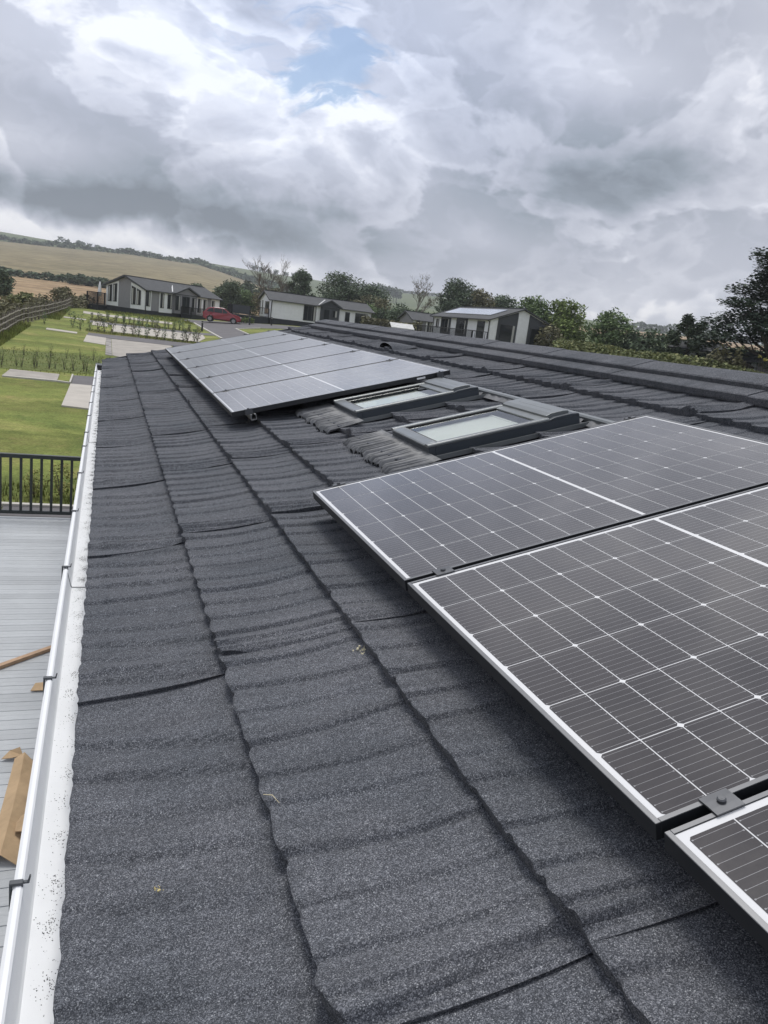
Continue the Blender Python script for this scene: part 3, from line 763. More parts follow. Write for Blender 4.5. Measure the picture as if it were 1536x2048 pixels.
# ------------------------------------------------------------------ ground surfaces: paths, pads, road (draped sheets)
def drape(name, poly, mat, lift=.03, kind='structure', step=1.2, label=None, cat=None):
    """fills a convex-ish polygon with a grid draped over the terrain"""
    n = len(poly)
    x0 = min(p[0] for p in poly); x1 = max(p[0] for p in poly); y0 = min(p[1] for p in poly); y1 = max(p[1] for p in poly)
    import bmesh
    bm = bmesh.new(); f = bm.faces.new([bm.verts.new((p[0], p[1], 0)) for p in poly])
    for ax, a, b in ((0, x0, x1), (1, y0, y1)):
        t = a+step
        while t < b-.05:
            co = Vector((t, 0, 0)) if ax == 0 else Vector((0, t, 0)); no = Vector((1, 0, 0)) if ax == 0 else Vector((0, 1, 0))
            bmesh.ops.bisect_plane(bm, geom=bm.verts[:]+bm.edges[:]+bm.faces[:], plane_co=co, plane_no=no); t += step
    top = bm.faces[:]
    for v in bm.verts: v.co.z = gz(v.co.x, v.co.y)+lift
    bm.normal_update()
    if sum(f.normal.z for f in bm.faces) < 0: bmesh.ops.reverse_faces(bm, faces=bm.faces[:])
    edges = [e for e in bm.edges if e.is_boundary]
    r = bmesh.ops.extrude_edge_only(bm, edges=edges)
    for v in [g_ for g_ in r['geom'] if isinstance(g_, bmesh.types.BMVert)]: v.co.z -= lift+.15
    me = bpy.data.meshes.new(name); bm.to_mesh(me); bm.free(); me.materials.append(mat)
    o = bpy.data.objects.new(name, me); COL.objects.link(o); tag(o, label, cat, None, kind); return o
CONC = M_('pale_concrete', (.44, .41, .36), .9, var=.10, vs=.7, bump=.2, bs=30)
CONC2 = M_('brushed_concrete', (.36, .335, .30), .9, var=.18, vs=1.2, bump=.2, bs=30)
ASPH = M_('asphalt', (.13, .125, .13), .9, var=.12, vs=1.0, bump=.3, bs=60)
KERB = M_('kerb_stone', (.50, .48, .44), .85, var=.08)
SETT, n_, p_ = pmat('stone_setts', (.2, .2, .2), .9)
tc = n_.node('ShaderNodeTexCoord').outputs['Object']; n_.put(p_.inputs['Base Color'], n_.ramp(n_.sep(n_.vor(tc, 2.2))[0], [(0, (.18, .17, .16)), (1, (.38, .36, .33))]))
SOIL = grass_mat('planting_soil', (.13, .13, .05), (.18, .175, .062), (.24, .21, .09), 2.0, 8)
drape('path', [(-3.23, 88.9), (5.7, 82.7), (5.4, 79.6), (-3.12, 84.6)], CONC)
drape('path', [(-1.98, 72.8), (-.7, 71.4), (-.72, 67.5), (-2.0, 68.0)], CONC)
drape('path', [(-.36, 70.6), (7.14, 67.2), (6.9, 63.2), (5.86, 58.8), (3.19, 60.6), (-.4, 62.2)], CONC)
drape('path', [(-2.13, 56.1), (-.83, 55.2), (-.87, 49.3), (-2.19, 50.3)], CONC)
drape('path', [(-.83, 55.0), (-.50, 54.8), (-.5, 42.6), (-.85, 42.8)], SETT)
drape('path', [(-.48, 54.7), (3.4, 53.1), (3.5, 48), (.3, 41.6), (-.48, 42.7)], CONC2)
drape('path', [(-4.55, 75.4), (-2.6, 74.8), (-2.6, 73.4), (-4.5, 73.9)], CONC)
drape('path', [(-4.9, 59.0), (-2.8, 57.9), (-2.77, 56.4), (-4.86, 57.4)], CONC)
drape('road', [(-2.26, 74.2), (6.3, 70.5), (8.3, 69.6), (8.3, 67.2), (6.93, 67.2), (-2.2, 71.3)], ASPH, .02)
drape('road', [(-2.05, 58.6), (2.7, 57.9), (4.7, 56.9), (9.3, 55), (9.2, 52.5), (3.4, 53.3), (-.8, 55.3), (-2.09, 56.3)], ASPH, .024)
drape('road', [(8.3, 84.9), (7.0, 91.0), (7.4, 94), (14.2, 90.9), (22, 87.2), (22, 83.6), (14.7, 81.4), (11.6, 78.3), (11.7, 66), (11.6, 50), (8.6, 50), (9.2, 55), (8.35, 63.8)], ASPH, .028)
drape('kerb', [(8.12, 85.6), (8.30, 85.7), (8.40, 63.8), (9.25, 55), (8.7, 50), (8.55, 50), (9.05, 55), (8.22, 63.8)], KERB, .08)
drape('kerb', [(11.58, 78.3), (11.74, 78.2), (11.84, 66), (11.76, 50), (11.6, 50), (11.68, 66)], KERB, .08)
drape('kerb', [(14.7, 81.4), (14.72, 81.22), (11.74, 78.2), (11.58, 78.35)], KERB, .078)
drape('path', [(-4.51, 32.1), (-2.62, 31.8), (-2.6, 29.7), (-4.55, 29.85)], CONC2, .05, step=.8)
drape('kerb', [(-4.55, 29.84), (-2.6, 29.69), (-2.13, 29.45), (-2.13, 29.30), (-2.6, 29.53), (-4.55, 29.68)], KERB, .058, step=.8)
drape('road', [(-2.07, 31.85), (.5, 32.2), (.5, 28.9), (-2.06, 29.02)], ASPH, .045, step=.8)
drape('kerb', [(-2.14, 31.9), (-2.08, 31.9), (-2.08, 29.2), (-2.14, 29.2)], KERB, .09, step=.8)
PSL = M_('paving_slab', (.46, .43, .385), .9, var=.08, vs=1.5)
for (a, b) in ((-2.08, -1.20), (-1.19, -.30)): drape('path', [(a, 29.01), (b, 28.95), (b, 23.1), (a-.04*(a < -2), 23.4)], PSL, .05, step=.8)
drape('road', [(-2.45, 11.3), (.5, 11.2), (.5, 10.0), (-2.45, 10.1)], ASPH, .03, step=.6)
drape('kerb', [(-2.6, 11.42), (.5, 11.32), (.5, 11.2), (-2.6, 11.3)], KERB, .07, step=.6)
drape('path', [(-5.5, 10.6), (-2.46, 10.5), (-2.46, 9.4), (-5.5, 9.4)], CONC2, .03, step=.6)
drape('planting_bed', [(-2.3, 77.2), (6.6, 71.2), (6.6, 70.55), (-2.3, 74.3)], SOIL, .012)
drape('planting_bed', [(-2.3, 62.0), (-.4, 61.9), (3.2, 60.3), (6.3, 58.6), (4.9, 56.9), (2.7, 58.0), (-2.1, 58.8)], SOIL, .012)
BANK = grass_mat('bank_grass', (.10, .13, .042), (.14, .165, .055), (.19, .19, .08), 3.0, 7)
drape('rough_grass_bank', [(-6.2, 40.5), (-1.1, 41.5), (-.9, 33.3), (-6.0, 32.2)], BANK, .012)

# ------------------------------------------------------------------ foliage
def leaf_mat(name, c1, c2, tr=.25):
    m, n, p = pmat(name, c1, .75, .2)
    isl = n.node('ShaderNodeNewGeometry').outputs['Random Per Island']
    tc = n.node('ShaderNodeTexCoord').outputs['Object']
    c = n.ramp(isl, [(0, tuple(x*.72 for x in c1)), (.5, c1), (1, c2)])
    c = n.mix(1., c, n.ramp(n.noise(tc, .45, 3, .6), [(.3, .78), (.7, 1.25)]), 'MULTIPLY')
    n.put(p.inputs['Base Color'], c)
    return m
L_DARK = leaf_mat('dark_leaves', (0.102, 0.137, 0.090), (0.164, 0.217, 0.128))
L_MID = leaf_mat('mid_leaves', (0.145, 0.208, 0.102), (0.253, 0.331, 0.145))
L_LITE = leaf_mat('light_leaves', (0.151, 0.206, 0.070), (0.253, 0.316, 0.102))
L_YEL = leaf_mat('yellowish_leaves', (0.200, 0.213, 0.062), (0.413, 0.375, 0.125))
L_PINE = leaf_mat('conifer_needles', (0.048, 0.074, 0.057), (0.098, 0.130, 0.088))
L_PINE2 = leaf_mat('pine_needles', (.065, .09, .060), (.11, .14, .085))
L_BROWN = leaf_mat('dull_brown_leaves', (0.154, 0.149, 0.091), (0.256, 0.244, 0.139))
L_SCRUB = leaf_mat('scrub_leaves', (0.167, 0.196, 0.087), (0.313, 0.313, 0.147))
BARK = M_('bark', (.11, .095, .08), .95, var=.3, vs=6)
BARK2 = M_('pale_bark', (.15, .13, .105), .95, var=.3, vs=6)
def leafq(c, x, y, z, s, rr, flat=0.):
    a = rr.uniform(0, 2*PI); b = rr.uniform(-1, 1)*(1-flat); r1 = s*rr.uniform(.6, 1.2); r2 = s*rr.uniform(.35, .7)
    ux, uy, uz = cos(a), sin(a), b*.6
    px, py, pz = -sin(a)*cos(b*1.5), cos(a)*cos(b*1.5), sin(b*1.5)
    k = len(c.v)
    for p, q in ((-1, 0), (0, -1), (1, 0), (0, 1)):
        c.v.append((x+ux*r1*p+px*r2*q, y+uy*r1*p+py*r2*q, z+uz*r1*p+pz*r2*q))
    c.f.append((k, k+1, k+2, k+3)); c.mi.append(c.cur)
def ellip(c, cx, cy, cz, rx, ry, rz, n, s, rr, shell=.55, flat=0.):
    for _ in range(n):
        while True:
            a, b, d_ = rr.gauss(0, 1), rr.gauss(0, 1), rr.gauss(0, 1); l = math.sqrt(a*a+b*b+d_*d_)
            if l > .01: break
        r = (shell+(1-shell)*rr.random())*rr.uniform(.75, 1.1)
        leafq(c, cx+a/l*rx*r, cy+b/l*ry*r, cz+d_/l*rz*r, s*rr.uniform(.6, 1.3), rr, flat)
def tree(x, y, H, W, mat, label, seed, cat='tree', name='tree', style='round', leaf=.19, nl=6500, bark=None, group=None, z=None, clear=.22):
    rr = random.Random(seed); z0 = gz(x, y) if z is None else z
    root = empty(name, (x, y, z0), label=label, cat=cat, group=group)
    t = MB(); c = MB(); bark = bark or BARK
    lean = rr.uniform(-.04, .04)*H
    def cp(h): return (lean*h/H, lean*.5*h/H)
    top = H*(.72 if style != 'cone' else .95)
    t.tube([(0, 0, -.3), (0, 0, .02*H), (cp(top*.5)[0], cp(top*.5)[1], top*.5), (cp(top)[0], cp(top)[1], top)], [.035*H*.75, .028*H*.75, .018*H*.75, .005*H], 7)
    cl = []
    if style == 'round':
        nb = 15
        for i in range(nb):
            a = i*2.4+rr.uniform(-.3, .3); q = (i+.5)/nb; hh = H*(clear+.16+(.86-clear-.16)*q)
            env = math.sin(PI*min(1, (.22+.72*q)))**.7
            rad = W/2*env*rr.uniform(.45, .78); s = W*rr.uniform(.16, .25)
            cl.append((cp(hh)[0]+rad*cos(a), cp(hh)[1]+rad*sin(a), hh, s, s, s*.8))
        cl.append((cp(H*.8)[0], cp(H*.8)[1], H*.84, W*.22, W*.22, H*.15)); cl.append((0, 0, H*.5, W*.33, W*.33, H*.22))
    elif style == 'bush':
        for i in range(12):
            a = i*2.4; q = (i+.5)/12; rad = W/2*rr.uniform(.3, .75); s = W*rr.uniform(.18, .27)
            cl.append((rad*cos(a), rad*sin(a), H*(.2+.6*q*rr.uniform(.7, 1.1)), s, s, H*.22))
    elif style == 'cone':
        for i in range(16):
            q = i/15; a = i*2.4; rad = W/2*(1-q)**.8*.6; s = W*.5*(1-q*.8)*.5
            cl.append((rad*cos(a), rad*sin(a), H*(.12+.86*q), s, s, H*.09))
    elif style == 'plates':   # spreading conifer with layered boughs
        for i in range(80):
            q = (i+.5)/80; a = i*2.4+rr.uniform(-.4, .4); env = (math.sin(PI*(.30+.62*q)))**.8 if q > .1 else .7
            rad = W/2*env*rr.uniform(.35, .98); hh = H*(clear+(.97-clear)*q)
            s = W*rr.uniform(.085, .15); cl.append((rad*cos(a), rad*sin(a), hh, s*1.3, s*1.3, s*.42))
    elif style == 'pine':
        for i in range(26):
            q = (i+.5)/26; a = i*2.4+rr.uniform(-.5, .5); rad = W/2*rr.uniform(.35, .98)*(1 if q < .8 else .6)
            s = W*rr.uniform(.09, .17); cl.append((rad*cos(a), rad*sin(a), H*(.20+.74*q), s, s, s*.85))
    tot_ = sum(k[3]*k[3] for k in cl)
    for k in cl:
        ellip(c, *k, int(nl*k[3]*k[3]/tot_), leaf, rr, .35, .6 if style == 'plates' else 0.)
        h0 = max(H*.1, k[2]*(.55 if style in ('round', 'bush') else .8)-.1*H*(style == 'plates')); p0 = (cp(h0)[0], cp(h0)[1], min(h0, top*.97))
        mid = ((p0[0]+k[0])/2+rr.uniform(-.2, .2), (p0[1]+k[1])/2, (p0[2]+k[2])/2-.03*H)
        t.tube([p0, mid, (k[0], k[1], k[2])], [.011*H, .007*H, .002*H], 5, cap=False)
    t.build('trunk', bark, root, smooth=True); c.build('crown', mat, root)
    return root
def bare_tree(x, y, H, W, label, seed, z=None, group=None, bark=None, twigs=True, leaves=0):
    rr = random.Random(seed); z0 = gz(x, y) if z is None else z
    root = empty('bare_tree', (x, y, z0), label=label, cat='tree', group=group)
    t = MB(); c = MB()
    def br(p, d_, L, r, dep):
        p = Vector(p); pts = [p]; rs = [r]; q = p.copy(); dd = d_.copy()
        for i in range(3):
            dd = (dd+Vector((rr.uniform(-.16, .16), rr.uniform(-.16, .16), rr.uniform(-.02, .10)))).normalized(); q = q+dd*L/3; pts.append(q.copy()); rs.append(max(.012, r*(1-.22*(i+1))))
        t.tube(pts, rs, 5 if dep < 2 else 3, cap=False)
        if dep < 5:
            n = rr.randint(3, 4) if dep < 4 else 4
            for i in range(n):
                b = pts[rr.choice((1, 2, 3)) if dep else rr.choice((1, 2, 2, 3, 3))]
                a = rr.uniform(0, 2*PI); sp = rr.uniform(.4, .85)*(W/H)*1.5
                nd = (dd+Vector((cos(a), sin(a), .15))*sp).normalized()
                br(b, nd, L*rr.uniform(.55, .74), r*.5, dep+1)
        elif leaves and rr.random() < leaves: leafq(c, q.x, q.y, q.z, .16, rr)
    br((0, 0, -.2), Vector((0, 0, 1)), H*.40, .020*H, 0)
    zs = max(v[2] for v in t.v); k = H/zs; t.v = [(a*k, b*k, d_*k) for a, b, d_ in t.v]; c.v = [(a*k, b*k, d_*k) for a, b, d_ in c.v]
    t.build('branches', bark or BARK2, root)
    if c.v: c.build('leaves', L_BROWN, root)
    return root
def strip(name, pts, width, height, leaf, dens, mat, label, cat, seed, kind=None, top_var=.35, zfun=None):
    """hedge: leaf faces in bumps along a line, with a woody core"""
    rr = random.Random(seed); c = MB(); L = [0]
    for p, q in zip(pts, pts[1:]): L.append(L[-1]+math.hypot(q[0]-p[0], q[1]-p[1]))
    cx = sum(p[0] for p in pts)/len(pts); cy = sum(p[1] for p in pts)/len(pts); cz = gz(cx, cy)
    n = int(L[-1]*dens); ph = [rr.uniform(0, 9) for _ in range(4)]
    for _ in range(n):
        s = rr.uniform(0, L[-1]); i = 0
        while i < len(L)-2 and L[i+1] < s: i += 1
        t = (s-L[i])/max(1e-6, L[i+1]-L[i]); px = pts[i][0]+(pts[i+1][0]-pts[i][0])*t; py = pts[i][1]+(pts[i+1][1]-pts[i][1])*t
        tx, ty = pts[i+1][0]-pts[i][0], pts[i+1][1]-pts[i][1]; l = math.hypot(tx, ty); off = rr.gauss(0, .33)*width
        x = px-ty/l*off; y = py+tx/l*off
        b = 1+top_var*(sin(s/(height*2.2)+ph[0])*.6+sin(s/(height*.8)+ph[1])*.4+sin(s/(height*.33)+ph[2])*.25)
        h = height*b*math.sqrt(max(.05, 1-(off/width)**2))
        z = gz(x, y)+h*rr.random()**.6
        leafq(c, x, y, z, leaf*rr.uniform(.5, 1.3), rr)
    o = c.build(name, mat, loc=(cx, cy, cz)); tag(o, label, cat, None, kind); return o
def pol(a, r): return (CX+r*sin(R(a)), CY+r*cos(R(a)))

# field hedges and hill vegetation
strip('hedgerow', [pol(a, 257) for a in (-16, -12, -8, -4, 0, 4, 7, 10, 13)], 2.6, 2.1, .8, 34, L_DARK, 'dark hedgerow between the tan field and the olive field', 'hedge', 31)
strip('hedgerow', [pol(a, 845) for a in (-16, -10, -5, 0, 3, 6)]+[pol(8, 800), pol(10.3, 700), pol(12.5, 560)], 9, 4.6, 2.2, 9, L_DARK, 'long dark hedgerow along the upper edge of the olive field', 'hedge', 32)
strip('hedgerow', [pol(a, 1235) for a in (16, 20, 24, 28)], 8, 4.0, 2.4, 6, L_DARK, 'thin hedgerow along the hill crest beyond the bare tree', 'hedge', 33)
strip('hedgerow', [pol(a, 845) for a in (36, 39, 42, 46)], 10, 8, 2.6, 8, L_DARK, 'distant hedgerow on the skyline above the small tan field at the right', 'hedge', 34)
hs = random.Random(4)
for i, a in enumerate((-2.9, -2.5, -1.9, -1.55, -1.1, -.7, 9.6, 10.1, 10.7, 11.3, 11.9, 12.6)):
    x, y = pol(a+hs.uniform(-.1, .1), 1225)
    c = MB(); rr = random.Random(600+i); Hh = rr.uniform(5, 9); ellip(c, 0, 0, Hh*.55, Hh*.7, Hh*.7, Hh*.5, 60, 2.2, rr, .3)
    o = c.build('skyline_tree', L_DARK, None); o.location = (x, y, gz(x, y)); tag(o, '%s tiny tree from the left on the hill skyline %s' % (('first', 'second', 'third', 'fourth', 'fifth', 'sixth')[i % 6], 'above the olive field' if i < 6 else 'near the leafless trees'), 'tree', 'small trees on the hill skyline %s' % ('at the left' if i < 6 else 'in the middle'))
# copse on the hill
x, y = pol(18.9, 900); c = MB(); rr = random.Random(8)
for i in range(15): ellip(c, -21+3*i, rr.uniform(-6, 6), 5.5+3.0*sin(PI*(i+1)/16), 4.2, 4.2, 5.5, 110, 2.0, rr, .4)
root = empty('copse', (x, y, gz(x, y)+4), label='dark flat-topped copse of trees far off on the hill', cat='copse'); c.build('crowns', L_DARK, root)
c = MB()
for i in range(11): c.tube([(-18+3.6*i, 0, -6), (-18+3.6*i, 0, 5)], [.6, .4], 5)
c.build('trunks', BARK, root)

def T(px_x, px_y, *a, **k): return tree(px_x, px_y, *a, **k)
G1 = 'trees behind the lodges'
T(17.0, 126, 6.0, 6.0, L_DARK, 'small dark rounded tree behind the right end of the first grey lodge', 41, group=G1, style='bush')
T(13.3, 140, 5.0, 5.5, L_DARK, 'low dark bushy tree just right of the first grey lodge roof', 42, group=G1, style='bush')
T(20.0, 131, 5.2, 7, L_MID, 'mid green bushy tree between the two leftmost lodges', 43, group=G1, style='bush')
bare_tree(22.6, 119.5, 9.5, 4.0, 'thin leafless tree behind the left gable of the second lodge', 44, group='leafless trees')
bare_tree(25.0, 119.0, 10.0, 3.8, 'leafless tree with upright branches beside the tall dark tree', 45, group='leafless trees')
T(27.3, 118.5, 8.7, 5.0, L_DARK, 'tall dark narrow tree behind the roof of the second lodge', 46, group=G1, nl=6500, clear=.1)
T(24.4, 124, 5.6, 6.5, L_BROWN, 'dull brownish bush at the foot of the leafless trees', 47, style='bush', group=G1)
T(29.6, 121, 4.6, 4.5, L_MID, 'low green bush right of the tall dark tree', 48, style='bush', group=G1)
T(33.6, 117, 8.6, 9.0, L_DARK, 'large dark rounded tree behind the right part of the second lodge', 49, group=G1, nl=8500, clear=.05)
T(37.6, 114, 7.0, 8.0, L_DARK, 'dark spreading tree left of the big leafless tree', 50, group=G1, nl=7500, clear=.05)
T(35.6, 109, 5.4, 7.5, L_BROWN, 'brownish green tree in front of the dark trees behind the second lodge', 51, group=G1, clear=.02, style='bush')
T(38.6, 103, 4.8, 8.0, L_DARK, 'dark low bush at the foot of the big leafless tree', 52, group=G1, style='bush')
T(33.2, 104, 4.2, 6.0, L_MID, 'low green bush directly behind the right end of the second lodge', 53, group=G1, style='bush')
bare_tree(39.6, 101, 9.2, 5.2, 'big leafless tree with fanned twigs between the second and third lodges', 54, group='leafless trees', bark=BARK2, leaves=.12)
T(42.0, 104, 4.8, 5.0, L_DARK, 'dark bush right of the big leafless tree', 55, group=G1, style='bush')
T(46.2, 101.5, 9.4, 7.6, L_DARK, 'tall dark leafy tree behind the left part of the white lodge with roof panels', 56, group=G1, nl=8500, clear=.1)
T(49.8, 100.5, 8.4, 6.2, L_BROWN, 'brownish tree with bare twigs behind the middle of the third lodge', 57, group=G1, nl=5500)
T(52.6, 99, 8.0, 6.8, L_DARK, 'dark rounded tree behind the ridge of the third lodge', 58, group=G1, nl=7500, clear=.05)
T(54.5, 97, 6.6, 5.5, L_MID, 'green rounded tree just right of the third lodge peak', 59, group=G1, nl=3000, clear=.05)
G2 = 'trees along the right-hand field edge'
T(40.2, 68.5, 6.9, 6.6, L_MID, 'green rounded tree right of the third lodge gable', 61, group=G2, nl=8500, clear=.08, leaf=.16)
T(42.6, 66.5, 7.0, 5.8, L_LITE, 'light green tree among the darker trees right of the third lodge', 62, group=G2, nl=7500, clear=.1, leaf=.16)
T(37.3, 60, 4.4, 3.4, L_BROWN, 'dull low tree with bare branches beside the third lodge gable', 63, group=G2, nl=900, leaf=.2, clear=.3)
T(40.4, 60, 3.6, 3.4, L_LITE, 'bright green bush below the light green tree', 64, style='bush', group=G2, leaf=.2)
T(42.9, 58.6, 6.5, 5.2, L_MID, 'grey green rounded tree in the middle of the right-hand tree row', 65, group=G2, nl=7000, clear=.12, leaf=.15)
T(44.0, 56.0, 4.9, 2.8, L_DARK, 'narrow dark tree just left of the last rounded tree in the row', 66, group=G2, nl=2000, leaf=.2, clear=.05)
T(44.6, 54.4, 5.1, 3.9, L_DARK, 'dark rounded tree at the right end of the tree row beside the small tan field', 67, group=G2, nl=2400, clear=.1, leaf=.2)
T(46.6, 53.4, 3.6, 3.2, L_DARK, 'low dark bush sloping down to the small tan field', 68, style='bush', group=G2, leaf=.2)
T(38.6, 57, 3.2, 3.6, L_DARK, 'dark low bush under the trees right of the third lodge', 69, style='bush', group=G2, leaf=.2)
T(41.8, 55.6, 3.0, 3.6, L_DARK, 'dark hedge-like bush under the grey green tree', 70, style='bush', group=G2, leaf=.2)
T(38.3, 42.6, 6.3, 4.2, L_PINE2, 'open pine tree with clumped foliage right of the small tan field', 71, style='pine', name='pine_tree', nl=9000, leaf=.12, cat='pine tree')
T(36.9, 42.9, 3.9, 2.2, L_PINE2, 'smaller leaning pine left of the open pine tree', 72, style='pine', name='pine_tree', nl=2600, leaf=.12, cat='pine tree')
T(38.9, 41.6, 3.9, 2.6, L_DARK, 'dark dense bush against the trunk of the open pine tree', 73, style='bush', leaf=.15, nl=2600)
T(33.9, 33.8, 4.8, 2.6, L_BROWN, 'brown-green bush in front of the huge conifer at the right', 74, style='bush', leaf=.14, nl=3000)
T(36.3, 33.4, 3.9, 1.8, L_LITE, 'bright green shrub under the huge conifer', 75, style='bush', leaf=.12, nl=1400)
T(38.9, 35.2, 10.6, 9.4, L_PINE, 'huge dark conifer with layered boughs at the right edge', 76, style='plates', name='conifer', nl=46000, leaf=.14, cat='conifer', clear=.22)
T(33.3, 36.2, 3.4, 2.6, L_DARK, 'low dark bush between the open pine and the huge conifer', 77, style='bush', leaf=.14, nl=2000)
# brambles beyond the ridge
strip('bramble_hedge', [(26.8, 41.5), (31, 37), (33, 33), (35, 29), (37, 24)], 3.2, 3.5, .13, 1500, L_SCRUB, 'tangled green and straw coloured bramble hedge just beyond the roof ridge', 'hedge', 80, top_var=.10)
strip('bramble_hedge', [(31, 53), (36, 49), (41, 46), (45, 40)], 2.5, 2.6, .2, 420, L_YEL, 'dry yellowish scrub strip behind the bramble hedge at the right', 'hedge', 81, top_var=.2)
x, y = 34.1, 31.2
c = MB(); rr = random.Random(5)
for i in range(5): ellip(c, (i-2)*.22, rr.uniform(-.2, .2), 4.0+rr.uniform(-.1, .12),   .15, .15, .10, 30, .05, rr, .2)
YF = M_('yellow_flowers', (.42, .38, .10), .8, var=.2)
s_ = MB(); 
for i in range(6): s_.tube([(rr.uniform(-.2, .2), 0, 0), ((i-2.5)*.2, rr.uniform(-.1, .1), 3.9)], [.03, .012], 4)
root = empty('flowering_shrub', (x, y, gz(x, y)), label='yellow flowering shrub in the bramble hedge near the right edge', cat='shrub'); c.build('flowers', YF, root); s_.build('stems', BARK, root)

# left: fence scrub, bush in the field
strip('fence_scrub', [(-7.3, 20), (-7.9, 48), (-8.0, 60), (-7.0, 71), (-6.1, 84)], 1.1, 1.15, .16, 160, L_BROWN, 'scrubby undergrowth along the far side of the wooden fence', 'undergrowth', 83, top_var=.5)
T(-8.4, 80, 1.7, 4.0, L_SCRUB, 'wild bush behind the wooden fence at the edge of the tan field', 84, style='bush', leaf=.17, nl=2000)
strip('fence_scrub', [(-6.0, 90), (-4.6, 97), (-3.0, 101.5)], 1.4, 1.7, .17, 300, L_BROWN, 'rough undergrowth where the wooden fence meets the first lodge', 'undergrowth', 85, top_var=.4)
T(-12.4, 97, 3.6, 3.6, L_DARK, 'dark bush standing alone in the tan field at the left edge', 86, style='bush', nl=2600, leaf=.2)
for i, (a, h, w_) in enumerate(((7.9, 6.5, 10), (9.0, 7.6, 9), (10.2, 6.2, 10), (11.4, 7.2, 9), (1.2, 3.6, 9), (-.6, 3.2, 8), (-1.8, 3.0, 7))):
    x, y = pol(a, 248)
    tree(x, y, h, w_, L_DARK, '%s hedgerow tree from the %s lodge' % (('first', 'second', 'third', 'fourth', 'first', 'second', 'third')[i], 'left in the field hedge right of the first' if i < 4 else 'right in the field hedge left of the first'), 90+i, style='bush', leaf=.75, nl=700, group=['hedgerow trees right of the first lodge', 'hedgerow trees left of the first lodge'][i > 3])

# fence
WOOD = M_('weathered_wood', (.17, .15, .12), .9, var=.25, vs=4)
WOODL = M_('pale_rail_wood', (.30, .275, .225), .85, var=.2, vs=4)
FN = empty('wooden_fence', (-6.6, 60, gz(-6.6, 60)), label='weathered post and rail fence between the lawn and the tan field', cat='fence')
fp = [(-6.3, 20), (-6.72, 48), (-6.8, 60), (-5.8, 71), (-4.9, 85), (-4.55, 96)]
rr = random.Random(12); pp = []; L = 0
for (a, b), (c_, d_) in zip(fp, fp[1:]):
    l = math.hypot(c_-a, d_-b); n = max(1, round(l/1.6))
    for i in range(n): pp.append((a+(c_-a)*i/n, b+(d_-b)*i/n))
pp.append(fp[-1])
hts = []
for i, (x, y) in enumerate(pp):
    c = MB(); h = rr.uniform(1.15, 1.32); hts.append(h); z = gz(x, y); dx_ = rr.uniform(-.03, .03)
    c.bar((x, y, z-.3), (x+dx_, y+rr.uniform(-.04, .04), z+h),  .11, .11); c.build('post', WOOD, FN, world=True)
for i in range(len(pp)-1):
    (x, y), (x2, y2) = pp[i], pp[i+1]; z = gz(x, y); z2 = gz(x2, y2)
    for q, hh in enumerate((.35, .70, 1.05)):
        c = MB(); c.bar((x+.08, y, z+hh+rr.uniform(-.04, .04)), (x2+.08, y2, z2+hh+rr.uniform(-.04, .04)), .04, .065); c.build('rail', WOODL, FN, world=True)

# young shrubs in the planting beds
def shrublet(seed, H, mat, W=.35, leaf=.05, n=110, label='', group='', name='young_shrub'):
    rr = random.Random(seed); root = empty(name, (0, 0, 0), label=label, cat='shrub', group=group)
    s = MB()
    for i in range(5):
        a = rr.uniform(0, 6.28); s.tube([(0, 0, -.05), (cos(a)*W*.2, sin(a)*W*.2, H*.5), (cos(a)*W*.45, sin(a)*W*.45, H*rr.uniform(.75, .98))], [.014, .009, .004], 4)
    s.build('stems', BARK, root); c = MB()
    for i in range(n):
        q = rr.random()**.8; a = rr.uniform(0, 6.28); r = W*.5*(.35+.65*sin(PI*min(1, q*.8+.1)))*rr.random()**.5
        leafq(c, r*cos(a), r*sin(a), H*(.1+.9*q), leaf*rr.uniform(.6, 1.2), rr)
    c.build('leaves', mat, root); return root
def copy_root(o):
    r_ = o.copy(); COL.objects.link(r_)
    for ch in list(o.children): c = ch.copy(); COL.objects.link(c); c.parent = r_
    return r_
ORD = 'first second third fourth fifth sixth seventh eighth ninth tenth eleventh twelfth thirteenth fourteenth fifteenth sixteenth seventeenth eighteenth nineteenth twentieth twenty-first twenty-second twenty-third twenty-fourth twenty-fifth'.split()
rr = random.Random(21)
def row(pa, n, protos, jit=.2, ks=(.75, 1.2), lab=None):
    L = [0]
    for p, q in zip(pa, pa[1:]): L.append(L[-1]+math.hypot(q[0]-p[0], q[1]-p[1]))
    for i in range(n):
        s = L[-1]*(i+.5)/n+rr.uniform(-jit, jit); j = 0
        while j < len(L)-2 and L[j+1] < s: j += 1
        t = (s-L[j])/(L[j+1]-L[j]); x = pa[j][0]+(pa[j+1][0]-pa[j][0])*t; y = pa[j][1]+(pa[j+1][1]-pa[j][1])*t
        P = protos[rr.randrange(len(protos))]
        o = P if not P.get('_u') else copy_root(P)
        if P is o: P['_u'] = 1
        if lab: o['label'] = lab % ORD[i]
        o.location = (x, y, gz(x, y)); o.rotation_euler = (0, 0, rr.uniform(0, 6.28)); k = rr.uniform(*ks); o.scale = (k, k, k)
gA, gB = 'young shrubs in the far planting bed', 'young shrubs in the nearer planting bed'
pa = [shrublet(s, .75, m_, .34, .06, 90, 'young shrub in the row planted below the first grey lodge', gA) for s, m_ in ((1, L_MID), (2, L_MID), (3, L_DARK))]
pb = [shrublet(s, 1.0, m_, .5, .07, 110, 'young shrub in the row planted between the concrete pads', gB) for s, m_ in ((4, L_MID), (5, L_DARK), (6, L_BROWN))]
